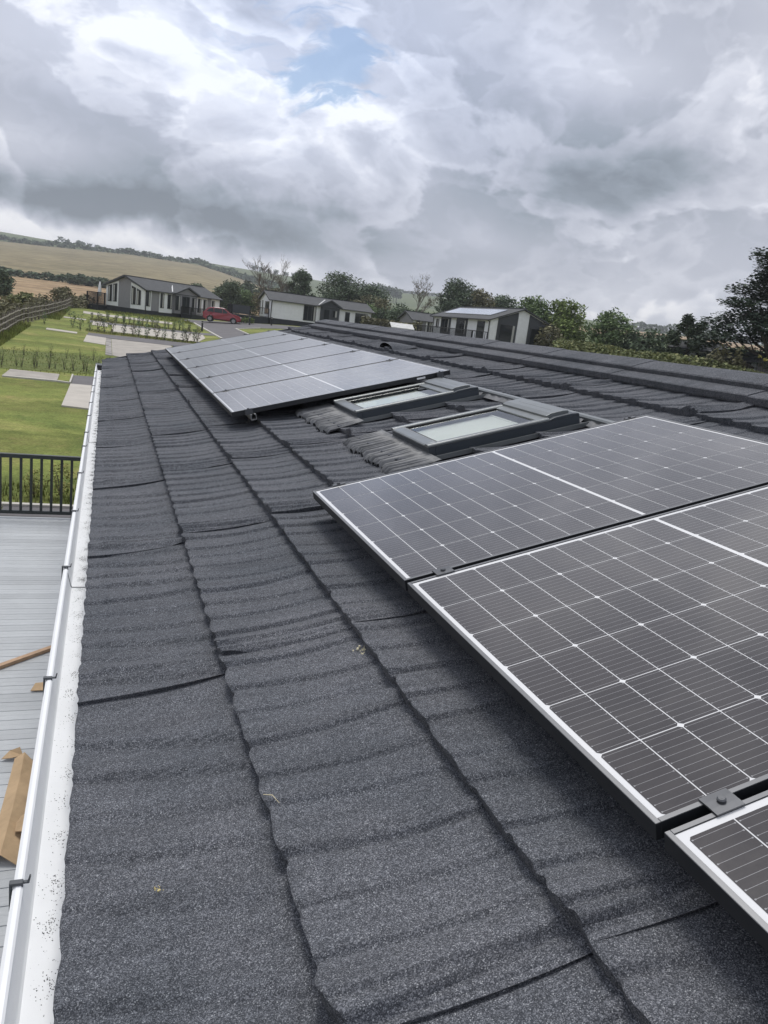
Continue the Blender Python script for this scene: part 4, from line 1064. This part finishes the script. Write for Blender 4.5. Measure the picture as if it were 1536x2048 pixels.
row([(-2.2, 76.2), (6.4, 70.6)], 24, pa, lab='%s young shrub from the left in the far planting bed, by the first lodge'); row([(-1.9, 60.9), (1.4, 59.0), (4.4, 57.2), (6.1, 59.5)], 14, pb, ks=(.8, 1.25), lab='%s young shrub from the left in the nearer bed, between the concrete pads')
pc = [shrublet(9, 1.2, L_MID, .6, .08, 90, 'sapling planted on the lawn near the wooden fence', 'saplings on the left lawn')]
for i, (x, y) in enumerate(((-3.28, 62.6), (-2.68, 59.9), (-5.33, 62.8), (-4.18, 77.1), (-2.0, 60.4))):
    o = pc[0] if i == 0 else copy_root(pc[0]); o['label'] = ['thin sapling on the left lawn, just above the lower pale strip', 'bushy sapling right of the lower pale strip on the lawn', 'sapling closest to the wooden fence on the left lawn', 'sapling farthest up the left lawn, by the upper pale strip', 'sapling on the lawn next to the planting bed between the pads'][i]; o.location = (x, y, gz(x, y)); o.rotation_euler = (0, 0, i*1.3); k = rr.uniform(.7, 1.1); o.scale = (k, k, k)
# strip of tall young hedge plants on the bank
pdx = [shrublet(s, 1.15, L_LITE, .5, .045, 90, 'slender young hedge plant on the rough grass bank', 'young hedge plants on the rough bank', name='hedge_plant') for s in (11, 12)]
row([(-6.0, 33.4), (-1.1, 34.0)], 15, pdx, ks=(.45, .75), lab='%s hedge plant from the left along the near edge of the rough bank'); row([(-6.1, 38.5), (-1.2, 39.0)], 8, pdx, ks=(.35, .6), lab='%s hedge plant from the left in the middle of the rough bank'); 
# leafy shrubs beyond the railing
pe_ = [shrublet(s, .95, m_, .75, .045, 420, 'yellow-tipped leafy shrub growing just beyond the deck railing', 'leafy shrubs beyond the railing', name='leafy_shrub') for s, m_ in ((14, L_YEL), (15, L_LITE), (16, L_YEL))]
row([(-4.6, 12.2), (-.7, 12.0)], 7, pe_, jit=.15, ks=(.5, .8), lab='%s yellow-tipped leafy shrub from the left beyond the deck railing')
for P in pa+pb+pdx+pe_:
    if '_u' in P: del P['_u']
for o in list(COL.objects):
    if '_u' in o: del o['_u']

# grass tufts
c = MB(); rr = random.Random(40)
def blades(n, x0, x1, y0, y1, h, w_, ok=lambda x, y: True):
    for _ in range(n):
        x = rr.uniform(x0, x1); y = rr.uniform(y0, y1)
        if not ok(x, y): continue
        z = gz(x, y); a = rr.uniform(0, 6.28); k = len(c.v); hh = h*rr.uniform(.4, 1.2); l = hh*rr.uniform(0, .5)
        c.v += [(x-w_*cos(a), y-w_*sin(a), z-.01), (x+w_*cos(a), y+w_*sin(a), z-.01), (x+l*sin(a), y-l*cos(a), z+hh)]; c.f.append((k, k+1, k+2)); c.mi.append(0)
blades(1500, -7, 0, 32, 41.5, .10, .02)
blades(1500, -5.2, -.4, 11.6, 13.0, .12, .012)
blades(3500, -6.9, -6.0, 20, 60, .3, .03); blades(3000, -6.2, -4.6, 70, 96, .3, .04)
blades(3000, -2.3, 6.6, 70.4, 77, .14, .03, lambda x, y: abs(y-(76.0-.65*(x+2.2))) < 1.6)
blades(3000, -2.3, 6.3, 56.8, 62, .14, .03, lambda x, y: abs(y-(60.9-.5*(x+1.9))) < 1.3)
blades(5000, -1, 12, 80, 100, .2, .05, lambda x, y: not (8 < x < 22 and y > 80) and (x+y) > 90 and (x+y) < 98+3)
o = c.build('grass_tufts', LAWN, loc=(0, 40, gz(0, 40))); tag(o, 'longer tufts of grass on the banks and planting beds', 'grass', kind='stuff')

# ------------------------------------------------------------------ bollards
def bollard_proto():
    root = empty('bollard', (0, 0, 0), cat='bollard'); c = MB(); c.tube([(0, 0, -.1), (0, 0, .80)], .085, 12); c.tube([(0, 0, .80), (0, 0, .86)], [.06, .06], 12)
    c.build('post', BLACKM, root, smooth=False); c = MB(); c.tube([(0, 0, .86), (0, 0, .92), (0, 0, .95)], [.095, .095, .07], 12); c.build('cap', BLACKM, root)
    c = MB(); c.tube([(0, 0, .802), (0, 0, .858)], .075, 12); c.build('lamp_lens', M_('lamp_lens', (.5, .5, .48), .3), root); return root
B0 = bollard_proto(); B0KIDS = list(B0.children)
for i, (x, y, l) in enumerate(((7.62, 72.4, 'black bollard light on the kerb in front of the red car'), (14.45, 86.7, 'black bollard light right of the red car, near the hedge'), (17.1, 87.4, 'black bollard light in front of the second lodge skirting'))):
    o = B0 if i == 0 else B0.copy()
    if i:
        COL.objects.link(o)
        for ch in B0KIDS: cc_ = ch.copy(); COL.objects.link(cc_); cc_.parent = o
    o.location = (x, y, gz(x, y)); o['label'] = l; o['group'] = 'bollard lights along the road'
for i in range(3):
    x = 14.2+i*.5
    o = tree(13.4+i*.75, 88.9-i*.25, .95, .9, L_LITE, '%s small bright green shrub right of the red car' % ('first', 'second', 'third')[i], 140+i, style='bush', leaf=.07, nl=420, group='green shrubs beside the red car', name='small_shrub', cat='shrub')

# ------------------------------------------------------------------ red car
def car(x, y, rot):
    RED, n, p = pmat('red_car_paint', (.26, .012, .025), .25, .5); p.inputs['Coat Weight'].default_value = .8
    GL = M_('car_glass', (.012, .014, .016), .05); TY = M_('tyre', (.015, .015, .015), .8); RIM = M_('alloy_rim', (.35, .35, .36), .3, metal=.8)
    BLK = M_('black_cladding', (.02, .02, .022), .6)
    root = empty('parked_car', (x, y, gz(x, y)+.03), (0, 0, rot), label='red hatchback car parked in front of the first lodge steps', cat='car')
    # body: side profile lofted across the width
    prof = [(-2.12, .42), (-2.14, .62), (-2.10, .95), (-2.05, 1.06), (-1.98, 1.12), (-1.62, 1.50), (-1.40, 1.60), (-.9, 1.655), (-.1, 1.66), (.25, 1.62), (.85, 1.22), (1.05, 1.12), (1.5, 1.05), (1.9, .95), (2.10, .78), (2.16, .60), (2.12, .40), (1.75, .30)]
    arch = lambda cx: [(cx+.40*cos(t), .34+.40*sin(t)) for t in [PI*i/8 for i in range(9)]]
    low = [(1.75, .24)]+arch(1.32)+[(.9, .24), (-.9, .24)]+arch(-1.32)+[(-1.78, .24)]
    outl = prof+low; n_ = len(outl)
    def yy(px, pz, s):
        t = max(0, (pz-1.0)/.66); w_ = .90-.23*t-.05*max(0, (abs(px)-1.5))**1.5; return s*w_
    c = MB(); vv = []
    secs = [-1, -.96, -.8, 0, .8, .96, 1]
    for s in secs:
        k = abs(s)
        for (px, pz) in outl:
            e = (1-.035*(k > .9)*(1 if k > .99 else .25)); cx_, cz_ = 0, .85
            vv.append((px*e if k > .9 else px, yy(px, pz, s), cz_+(pz-cz_)*e if k > .9 else pz))
    ff = []
    for i in range(len(secs)-1):
        for j in range(n_): ff.append((i*n_+j, i*n_+(j+1) % n_, (i+1)*n_+(j+1) % n_, (i+1)*n_+j))
    ff += [tuple(range(n_)), tuple(range((len(secs)-1)*n_, len(secs)*n_))[::-1]]
    c.add(vv, [f[::-1] for f in ff]); c.build('body', RED, root)
    c = MB()
    for s in (1, -1):
        def P(px, pz): return (px, yy(px, pz, s)*.985+s*.016, pz)
        for poly in ([(-1.72, 1.12), (-1.50, 1.42), (-1.02, 1.54), (-.92, 1.10)], [(-.86, 1.10), (-.94, 1.55), (-.02, 1.56), (.02, 1.08)], [(.08, 1.08), (.04, 1.55), (.22, 1.53), (.74, 1.17), (.72, 1.10)]):
            k = [P(*q) for q in poly]; kk = [(a, b-s*.02, z) for a, b, z in k]; m2 = len(k)
            c = MB(); c.add(k+kk, [tuple(range(m2)), tuple(range(m2, 2*m2))[::-1]]+[(i, (i+1) % m2, m2+(i+1) % m2, m2+i) for i in range(m2)]); c.build('side_window', GL, root)
    c = MB(); c.add([(.30, -.60, 1.603), (.30, .60, 1.603), (.84, .70, 1.245), (.84, -.70, 1.245), (.29, -.6, 1.58), (.83, -.7, 1.22), (.29, .6, 1.58), (.83, .7, 1.22)], [(0, 3, 2, 1), (0, 4, 5, 3), (1, 2, 7, 6), (4, 6, 7, 5)]); c.build('windscreen', GL, root)
    c = MB(); c.add([(-1.62, -.58, 1.525), (-1.62, .58, 1.525), (-2.0, .66, 1.125), (-2.0, -.66, 1.125)], [(0, 1, 2, 3)]); c.build('rear_window', GL, root)
    c = MB(); c.box((-2.17, -.78, .40), (-2.11, .78, .58)); c.build('rear_bumper', BLK, root)
    for s in (1, -1):
        c = MB(); c.box((-2.15, s*.74-.12, .86), (-2.02, s*.74+.12, 1.02)); c.build('tail_light', M_('tail_light', (.35, .01, .01), .2), root)
        c = MB(); c.box((1.95, s*.66-.14, .74), (2.13, s*.66+.14, .86)); c.build('headlight', M_('headlight', (.6, .6, .62), .1), root)
        c = MB(); c.box((.55, s*.90-.02, 1.08), (.72, s*.90+s*.14, 1.2)) if s > 0 else c.box((.55, -1.04, 1.08), (.72, -.88, 1.2)); c.build('mirror', RED, root)
        c = MB(); c.box((-.9, s*.885-.015, .25), (.9, s*.885+.015, .40)); c.build('sill', BLK, root)
        for wx in (1.32, -1.32):
            c = MB(); c.tube([(wx, s*.68, .34), (wx, s*.89, .34)], .34, 20); wo = c.build('wheel', TY, root)
            c = MB(); c.tube([(wx, s*.87, .34), (wx, s*.90, .34)], .21, 12); c.build('rim', RIM, wo)
    c = MB(); c.box((-2.185, -.26, .62), (-2.165, .26, .73)); c.build('number_plate', M_('plate', (.6, .5, .1), .5), root)
    return root
car(11.6, 88.4, R(-12))

# ------------------------------------------------------------------ lodges across the grass
WINF = M_('window_frame_grey', (.045, .05, .055), .45)
GLASS, n_, p_ = pmat('window_glass', (.018, .022, .024), .05, .5)
CURT = M_('curtain_fabric', (.42, .42, .40), .9)
RFM = M_('slate_look_roof', (.055, .060, .066), .8, var=.15, vs=1.5)
RFM2 = M_('slate_look_roof_mid', (.062, .068, .074), .8, var=.15, vs=1.5)
SKIRT = M_('dark_skirting', (.028, .032, .038), .8, var=.2)
VAL = M_('valley_flashing', (.55, .56, .56), .4, metal=.3)
GREYW = M_('cladding_grey', (.25, .25, .265), .75, var=.05)
WHITW = M_('cladding_white', (.80, .82, .83), .7, var=.05)
DARKW = M_('cladding_dark', (.052, .058, .066), .7, var=.08)
class Lodge:
    """local frame: s along the long side from the near corner, t away behind it, z up; faces side at t=0 and gable at s=0"""
    def __init__(s, c, phi, L, W, zg, zb, ze, zr, label, wall):
        s.root = empty('lodge_building', (c[0], c[1], zg), (0, 0, R(phi)), label=label, cat='lodge'); s.L = L; s.W = W
        s.zg = zg; s.zb = zb-zg; s.ze = ze-zg; s.zr = zr-zg
        m = MB(); a = s.zb; e = s.ze-.02; r = s.zr-.16
        m.add([(0, 0, a), (L, 0, a), (L, W, a), (0, W, a), (0, 0, e), (L, 0, e), (L, W, e), (0, W, e), (0, W/2, r), (L, W/2, r)],
              [(0, 1, 5, 4), (2, 3, 7, 6), (1, 2, 6, 9, 5), (3, 0, 4, 8, 7), (4, 5, 9, 8), (6, 7, 8, 9)])
        m.build('wall', wall, s.root)
        m = MB(); m.box((.06, .06, -1.2), (L-.06, W-.06, a)); m.build('skirting', SKIRT, s.root)
        o = .28; th = .09; sl = (s.zr-s.ze)/(W/2); m = MB()
        def rp(t, d): return s.ze+sl*(t if t <= W/2 else W-t)+d
        sec = [(-o, rp(-o, 0)), (W/2, s.zr), (W+o, s.ze-sl*o), (W+o, s.ze-sl*o-th), (W/2, s.zr-th-.02), (-o, rp(-o, 0)-th)]
        m.prism(sec[::-1], lambda p, h: (h, p[0], p[1]), -o, L+o); s.roof = m.build('roof', RFM, s.root)
        m = MB(); m.box((-o, -o-.12, s.ze-sl*o-.10), (L+o, -o-.004, s.ze-sl*o-.01)); m.build('gutter', WINF, s.root)
        m = MB()
        for tt in (-o, W+o):
            m.bar((-o-.03, tt, s.ze-sl*o-.05), (-o-.03, W/2, s.zr-.05), .04, .2)
        m.build('bargeboard', WINF, s.root)
        m = MB(); m.bar((-o, W/2, s.zr+.02), (L+o, W/2, s.zr+.02), .24, .05); m.build('ridge_cap', RFM2, s.root)
        s.sl = sl; s.o = o
    def face(s, side):
        # returns fn(s_or_t, z, out) -> local coords ; z absolute world
        if side == 'L': return lambda a, z, d: (a, -d, z-s.zg)
        if side == 'E': return lambda a, z, d: (s.L+d, a, z-s.zg)
        return lambda a, z, d: (-d, a, z-s.zg)
    def slab(s, side, poly, d0, d1, name, mat, parent=None):
        f = s.face(side); m = MB(); n = len(poly)
        vs_ = [f(a, z, d0) for a, z in poly]+[f(a, z, d1) for a, z in poly]
        fs_ = [tuple(range(n)), tuple(range(n, 2*n))[::-1]]+[(i, n+i, n+(i+1) % n, (i+1) % n) for i in range(n)]
        if side == 'L': fs_ = [q[::-1] for q in fs_]
        m.add(vs_, fs_); o = m.build(name, mat, s.root if parent is None else parent)
        me = o.data
        import bmesh
        bm = bmesh.new(); bm.from_mesh(me); bmesh.ops.recalc_face_normals(bm, faces=bm.faces[:]); bm.to_mesh(me); bm.free()
        return o
    def panel(s, side, a0, a1, z0, z1, mat=None, name='wall_panel', d=.04, za=None, zb_=None):
        poly = [(a0, z0), (a1, z0), (a1, z1 if zb_ is None else zb_), (a0, z1 if za is None else za)]
        return s.slab(side, poly, .003, d, name, mat or WHITW)
    def window(s, side, a0, a1, z0, z1, base=.04, za=None, zb_=None, bars=0, name='window', curt=1):
        w_ = .07; zt0 = z1 if za is None else za; zt1 = z1 if zb_ is None else zb_
        fr = s.slab(side, [(a0, z0), (a1, z0), (a1, zt1), (a0, zt0)], base+.002, base+.05, name, WINF)
        s.slab(side, [(a0+w_, z0+w_), (a1-w_, z0+w_), (a1-w_, zt1-w_), (a0+w_, zt0-w_)], base+.052, base+.058, 'pane', GLASS, fr)
        if curt and name == 'window':
            s.slab(side, [(a1-w_-.22, z0+w_), (a1-w_-.02, z0+w_), (a1-w_-.02, min(zt0, zt1)-w_), (a1-w_-.22, min(zt0, zt1)-w_)], base+.0585, base+.0595, 'curtain', CURT, fr)
        for i in range(bars):
            x_ = a0+(a1-a0)*(i+1)/(bars+1); s.slab(side, [(x_-.035, z0+.02), (x_+.035, z0+.02), (x_+.035, min(zt0, zt1)-.02), (x_-.035, min(zt0, zt1)-.02)], base+.0585, base+.075, 'mullion', WINF, fr)
        return fr
    def cross_gable(s, s0, s1, zpk, wall, ext=.35, zeave=None):
        L0 = (s0+s1)/2; ze = s.ze if zeave is None else zeave-s.zg; zp = zpk-s.zg; m = MB()
        m.add([(s0+.25, -ext, s.zb), (s1-.25, -ext, s.zb), (s1-.25, -ext, ze-.05), (L0, -ext, zp-.15), (s0+.25, -ext, ze-.05),
               (s0+.25, .5, s.zb), (s1-.25, .5, s.zb), (s1-.25, .5, ze-.05), (L0, .5, zp-.15), (s0+.25, .5, ze-.05)],
              [(0, 1, 2, 3, 4), (1, 6, 7, 2), (5, 0, 4, 9)])
        m.build('porch_gable', wall, s.root)
        m = MB(); tb = (zp-s.ze)/s.sl+.1; e = -ext-.25; th = .09
        for sx in (s0, s1):
            vs_ = [(sx, e, ze-.04), (L0, e, zp), (L0, tb, zp), (sx, .0, ze-.04+.0)]
            vs_ += [(a, b, c_-th) for a, b, c_ in vs_]
            q = [(0, 1, 2, 3), (7, 6, 5, 4), (0, 4, 5, 1), (1, 5, 6, 2), (2, 6, 7, 3), (3, 7, 4, 0)]
            m.add(vs_, q)
        m.build('porch_roof', RFM2, s.root)
        m = MB(); m.bar((s0-.02, -.02, s.ze+.04), (L0, tb, zp+.03), .14, .03); m.build('valley_flashing', VAL, s.root)
        for sx, nm in ((s0, 1), (s1, 1)):
            m = MB(); m.bar((sx, e-.03, ze-.08), (L0, e-.03, zp-.05), .04, .17); m.build('bargeboard', WINF, s.root)
    def box(s, a, b, name, mat, parent=None):
        m = MB(); m.box((a[0], a[1], a[2]-s.zg), (b[0], b[1], b[2]-s.zg)); return m.build(name, mat, parent or s.root)
    def rails(s, pts, z0, h=.95, name='veranda_railing', step=.14):
        """railing through local points (s,t), z0 = deck level (world)"""
        m = MB(); z = z0-s.zg
        for (a, b), (c_, d_) in zip(pts, pts[1:]):
            m.bar((a, b, z+h), (c_, d_, z+h), .07, .06); m.bar((a, b, z+.12), (c_, d_, z+.12), .05, .05)
        o = m.build(name, BLACKM, s.root); bal_ = None
        for (a, b), (c_, d_) in zip(pts, pts[1:]):
            l = math.hypot(c_-a, d_-b); n = max(1, int(l/step))
            m = MB()
            for i in range(n+1):
                t = i/n; w_ = .05 if i in (0, n) else .018; x_, y_ = a+(c_-a)*t, b+(d_-b)*t
                m.box((x_-w_, y_-w_, z), (x_+w_, y_+w_, z+h-.03))
            m.build('balustrade', BLACKM, o)
        return o

# first lodge: grey with white corner panels
A = Lodge((3.34, 94.66), 45, 14.2, 6.1, -1.42, -.80, 1.68, 2.93, 'grey and white lodge at the left with a porch gable, behind the red car', GREYW)
A.panel('G', .02, 2.18, -.78, 1.6, za=1.58, zb_=2.2); A.panel('G', 4.12, 6.08, -.74, 1.6, za=2.2, zb_=1.6)
A.window('G', 1.38, 2.05, -.33, 1.8, za=1.62, zb_=1.84); A.window('G', .6, 1.22, -.3, 1.5, za=1.38, zb_=1.58)
A.window('G', 5.13, 5.74, -.28, 1.6, za=1.72, zb_=1.55); A.window('G', 4.33, 4.95, -.25, 1.8, za=1.9, zb_=1.76)
A.panel('L', -.04, 1.02, -.8, 1.55); A.window('L', .16, .84, -.33, 1.42)
A.panel('L', 2.42, 4.70, -.88, 1.52); A.window('L', 2.58, 3.2, -.36, 1.38); A.window('L', 3.84, 4.64, -.37, 1.36, bars=0)
A.window('L', 4.92, 5.78, -.42, 1.36, base=.003+.35); A.window('L', 6.16, 7.55, -.74, 1.36, base=.353, bars=1, name='door'); A.window('L', 8.05, 8.72, -.42, 1.32, base=.353)
A.cross_gable(4.72, 9.30, 2.50, GREYW, ext=.35)
A.panel('L', 9.05, 11.48, -.85, 1.46); A.window('L', 9.58, 10.22, -.43, 1.3); A.window('L', 10.70, 11.32, -.45, 1.28)
A.panel('L', 12.32, 14.24, -.6, 1.46); A.window('L', 12.42, 13.02, .08, 1.28); 
A.box((6.0, -2.0, -.86), (9.0, -.352, -.74), 'porch_deck', SKIRT); A.box((6.1, -1.95, -1.6), (8.9, -.36, -.86), 'porch_base', SKIRT)
A.rails([(6.05, -.40), (6.05, -1.95), (8.6, -1.95)], -.74, .85)
m = MB()
for i in range(4): m.box((9.0+.28*i, -1.9, -.86-.17*i-.05+1.42), (9.3+.28*i, -.6, -.86-.17*i+1.42))
m.build('steps', SKIRT, A.root)
m = MB(); m.bar((8.75, -1.95, 1.50), (9.9, -1.95, .78), .06, .09); m.bar((8.75, -1.95, .9), (9.9, -1.95, .12), .06, .06)
for i in range(4): m.box((8.78+.36*i, -1.97, .5-.2*i), (8.82+.36*i, -1.93, 1.48-.22*i))
m.build('handrail', BLACKM, A.root)
for x_ in (.06, 14.1):
    m = MB(); m.tube([(x_, -.35, 3.0-.08), (x_, -.10, 2.85), (x_, -.10, .1)], .05, 6); m.build('downpipe', BLACKM, A.root)
# terrace beside the first lodge (left gable)
A.box((-1.3, 6.13, -1.0), (5, 8.0, -.86), 'terrace_deck', SKIRT)
A.box((-1.25, 6.16, -1.9), (4.9, 7.9, -1.0), 'terrace_base', SKIRT)
A.rails([(-.1, 6.2), (-1.25, 6.2), (-1.25, 7.9), (4.9, 7.9)], -.86, 1.45)
root = empty('parasol', (-1.72, 98.9, -.86), label='closed pale parasol on the terrace at the left end of the first lodge', cat='parasol')
m = MB(); m.tube([(0, 0, 0), (0, 0, 2.75)], .025, 6); m.build('pole', BARK2, root)
m = MB(); m.tube([(0, 0, 1.05), (0, 0, 1.3), (0, 0, 2.1), (0, 0, 2.65), (0, 0, 2.72)], [.20, .24, .17, .07, .01], 8); m.build('folded_canopy', WHITW, root, smooth=True)
# second lodge: white with dark porch gable
B = Lodge((17.71, 91.63), 1.5, 13.0, 6.4, -.50, .10, 2.32, 3.30, 'long white lodge with a dark porch gable, in the middle distance', WHITW)
B.window('G', 4.55, 5.0, .38, 2.1, base=.003); B.window('G', 5.95, 6.3, .4, 2.0, base=.003); B.window('G', 1.0, 3.2, .5, 2.0, base=.003, bars=1)
B.window('L', 4.08, 5.66, .28, 2.1, base=.003, bars=2, curt=1)
B.cross_gable(5.95, 8.85, 3.05, DARKW, ext=.25)
B.window('L', 6.55, 7.35, .25, 1.95, base=.253, name='door'); B.window('L', 7.68, 8.35, 1.0, 1.9, base=.253)
B.window('L', 9.45, 10.05, .2, 1.9, base=.003, name='door'); B.window('L', 10.78, 12.42, .5, 1.93, base=.003, bars=2)
for x_ in (.06, 12.92):
    m = MB(); m.tube([(x_, -.35, 2.62), (x_, -.08, 2.5), (x_, -.08, .1)], .05, 6); m.build('downpipe', BLACKM, B.root)
m = MB(); m.bar((5.78, -.05, .1), (5.78, -.05, 2.7), .14, .1); m.build('corner_trim', WHITW, B.root)
# terrace with railing left of the second lodge
B.box((-4.6, .3, -.1), (-.05, 3.4, .05), 'terrace_deck', SKIRT); B.box((-4.5, .35, -1.2), (-.1, 3.3, -.1), 'terrace_base', SKIRT)
B.rails([(-.12, .35), (-2.4, .35), (-4.55, .35), (-4.55, 3.3)], .05, 1.1)
B.box((-4.5, .30, .15), (-2.45, .335, 1.10), 'privacy_screen', DARKW)
# third lodge: white, dark gable infill, pale solar strip on its roof
LC = 14.6; ph = R(87.9)
C = Lodge((31.75+LC*cos(ph), 61.0+LC*sin(ph)), 267.9, LC, 6.3, -.60, .05, 2.60, 3.82, 'white lodge with dark gable windows and pale solar strip on its roof', WHITW)
def cl(a): return LC-a
C.panel('L', cl(12.2), cl(9.5), .1, 2.42, DARKW, d=.05); C.window('L', cl(12.0), cl(9.75), .9, 2.3, base=.052, bars=1)
C.panel('L', cl(8.0), cl(5.2), .1, 2.42, DARKW, d=.05); C.window('L', cl(7.8), cl(5.4), .9, 2.3, base=.052, bars=2, curt=1)
C.window('L', cl(13.6), cl(12.85), 1.3, 2.2, base=.003); C.window('L', cl(2.85), cl(1.2), .42, 2.3, base=.003, name='door')
C.panel('E', .70, 2.66, .08, 2.7, DARKW, d=.05, za=2.72, zb_=3.42); C.window('E', .9, 2.5, .3, 2.25, base=.052, curt=1)
C.panel('E', 3.80, 5.72, .08, 2.7, DARKW, d=.05, za=3.36, zb_=2.62); C.window('E', 4.05, 5.6, .3, 2.22, base=.052, curt=1)
C.box((-.2, -1.7, .22), (LC+.1, -.05, .36), 'veranda_deck', SKIRT); C.box((-.1, -1.6, -1.4), (LC, -.1, .22), 'veranda_base', SKIRT)
C.rails([(-.1, -1.65), (LC, -1.65), (LC, -.15)], .36, .98, step=.22)
m = MB(); m.tube([(LC-.05, -.40, 3.05), (LC-.05, -.10, 2.9), (LC-.05, -.10, .9)], .05, 6); m.build('downpipe', BLACKM, C.root)
m = MB(); m.tube([(.3, -.40, 3.05), (.3, -.10, 2.9), (.3, -.10, .9)], .05, 6); m.build('downpipe', BLACKM, C.root)
# solar modules on the left slope
SOLF, n_, p_ = pmat('far_solar_glass', (.30, .33, .36), .12, .5); p_.inputs['Coat Weight'].default_value = 1
m0 = None
for i in range(9):
    m = MB(); s0 = cl(13.6)+i*1.30; t0, t1 = .75, 2.45
    z = lambda t: C.ze+C.sl*t+.07
    vs_ = [(s0, t0, z(t0)), (s0+1.26, t0, z(t0)), (s0+1.26, t1, z(t1)), (s0, t1, z(t1))]; vs_ += [(a, b, c_-.04) for a, b, c_ in vs_]
    m.add(vs_, [(0, 1, 2, 3), (7, 6, 5, 4), (0, 4, 5, 1), (1, 5, 6, 2), (2, 6, 7, 3), (3, 7, 4, 0)]); m.build('solar_module', SOLF, C.root)
# fourth lodge, mostly hidden behind the third
D = Lodge((35.6, 89.9), 0, 11, 5.0, -.4, .1, 2.12, 3.05, 'small grey lodge partly hidden behind the left end of the third lodge', GREYW)
D.panel('L', .0, .38, .1, 2.1); D.panel('L', .95, 1.05, .1, 2.1); D.window('L', .42, .92, .2, 1.95, base=.003, name='door')
D.panel('L', 1.75, 1.95, .1, 2.1); D.window('L', 1.98, 2.5, .3, 2.0, base=.003); D.panel('L', 2.55, 2.9, .1, 2.1)
# low shed with pale sheet roof
SR = M_('pale_sheet_roof', (.55, .56, .55), .6, var=.15, vs=3)
root = empty('shed', (32.2, 84.5, gz(32.2, 84.5)), (0, 0, R(-8)), label='low shed with a pale sheet roof between the second and third lodges', cat='shed')
m = MB(); m.box((-1.2, 0, -.3), (1.2, 2.0, 1.3)); m.build('wall', BARK2, root)
m = MB(); m.prism([(-.3, 1.18), (1.0, 1.72), (2.3, 1.30), (2.3, 1.22), (1.0, 1.64), (-.3, 1.10)][::-1], lambda p, h: (h, p[0], p[1]), -1.4, 1.4); m.build('roof', SR, root)
strip('scrub_mound', [(28.2, 88), (30.5, 87.5), (33.5, 87), (35.2, 86)], 1.6, 1.95, .22, 300, L_BROWN, 'brown overgrown mound behind the low shed', 'mound', 101, top_var=.15)
# two small white holiday homes seen through the trees at the right
E1 = Lodge((37.5, 43.2), -38, 3.4, 3.0, -2.4, -1.4, 1.9, 2.4, 'small white holiday home half hidden behind the open pine tree', WHITW)
E1.panel('L', .3, 1.2, .2, 1.7, DARKW); E1.window('L', 1.6, 2.6, .9, 1.6, base=.003)
E2 = Lodge((36.2, 36.3), -43, 3.2, 3.0, -2.4, -1.4, 1.5, 1.95, 'small white holiday home behind the yellow flowering shrub', WHITW)
E2.window('L', .5, 1.4, .7, 1.3, base=.003); E2.panel('L', 1.7, 2.9, .0, 1.35, GREYW)

# ------------------------------------------------------------------ air
m = MB(); m.box((-2250, -2250, -8), (2250, 2250, 82))
hz = bpy.data.materials.new('air'); hz.use_nodes = True; nt = hz.node_tree; nt.nodes.clear()
o_ = nt.nodes.new('ShaderNodeOutputMaterial'); pv = nt.nodes.new('ShaderNodeVolumePrincipled')
pv.inputs['Color'].default_value = (.86, .90, .95, 1); pv.inputs['Density'].default_value = .0004; pv.inputs['Anisotropy'].default_value = .2
nt.links.new(pv.outputs[0], o_.inputs['Volume'])
h_ = m.build('haze', hz); h_['kind'] = 'stuff'; h_['label'] = 'thin pale haze softening the distant hills and trees'
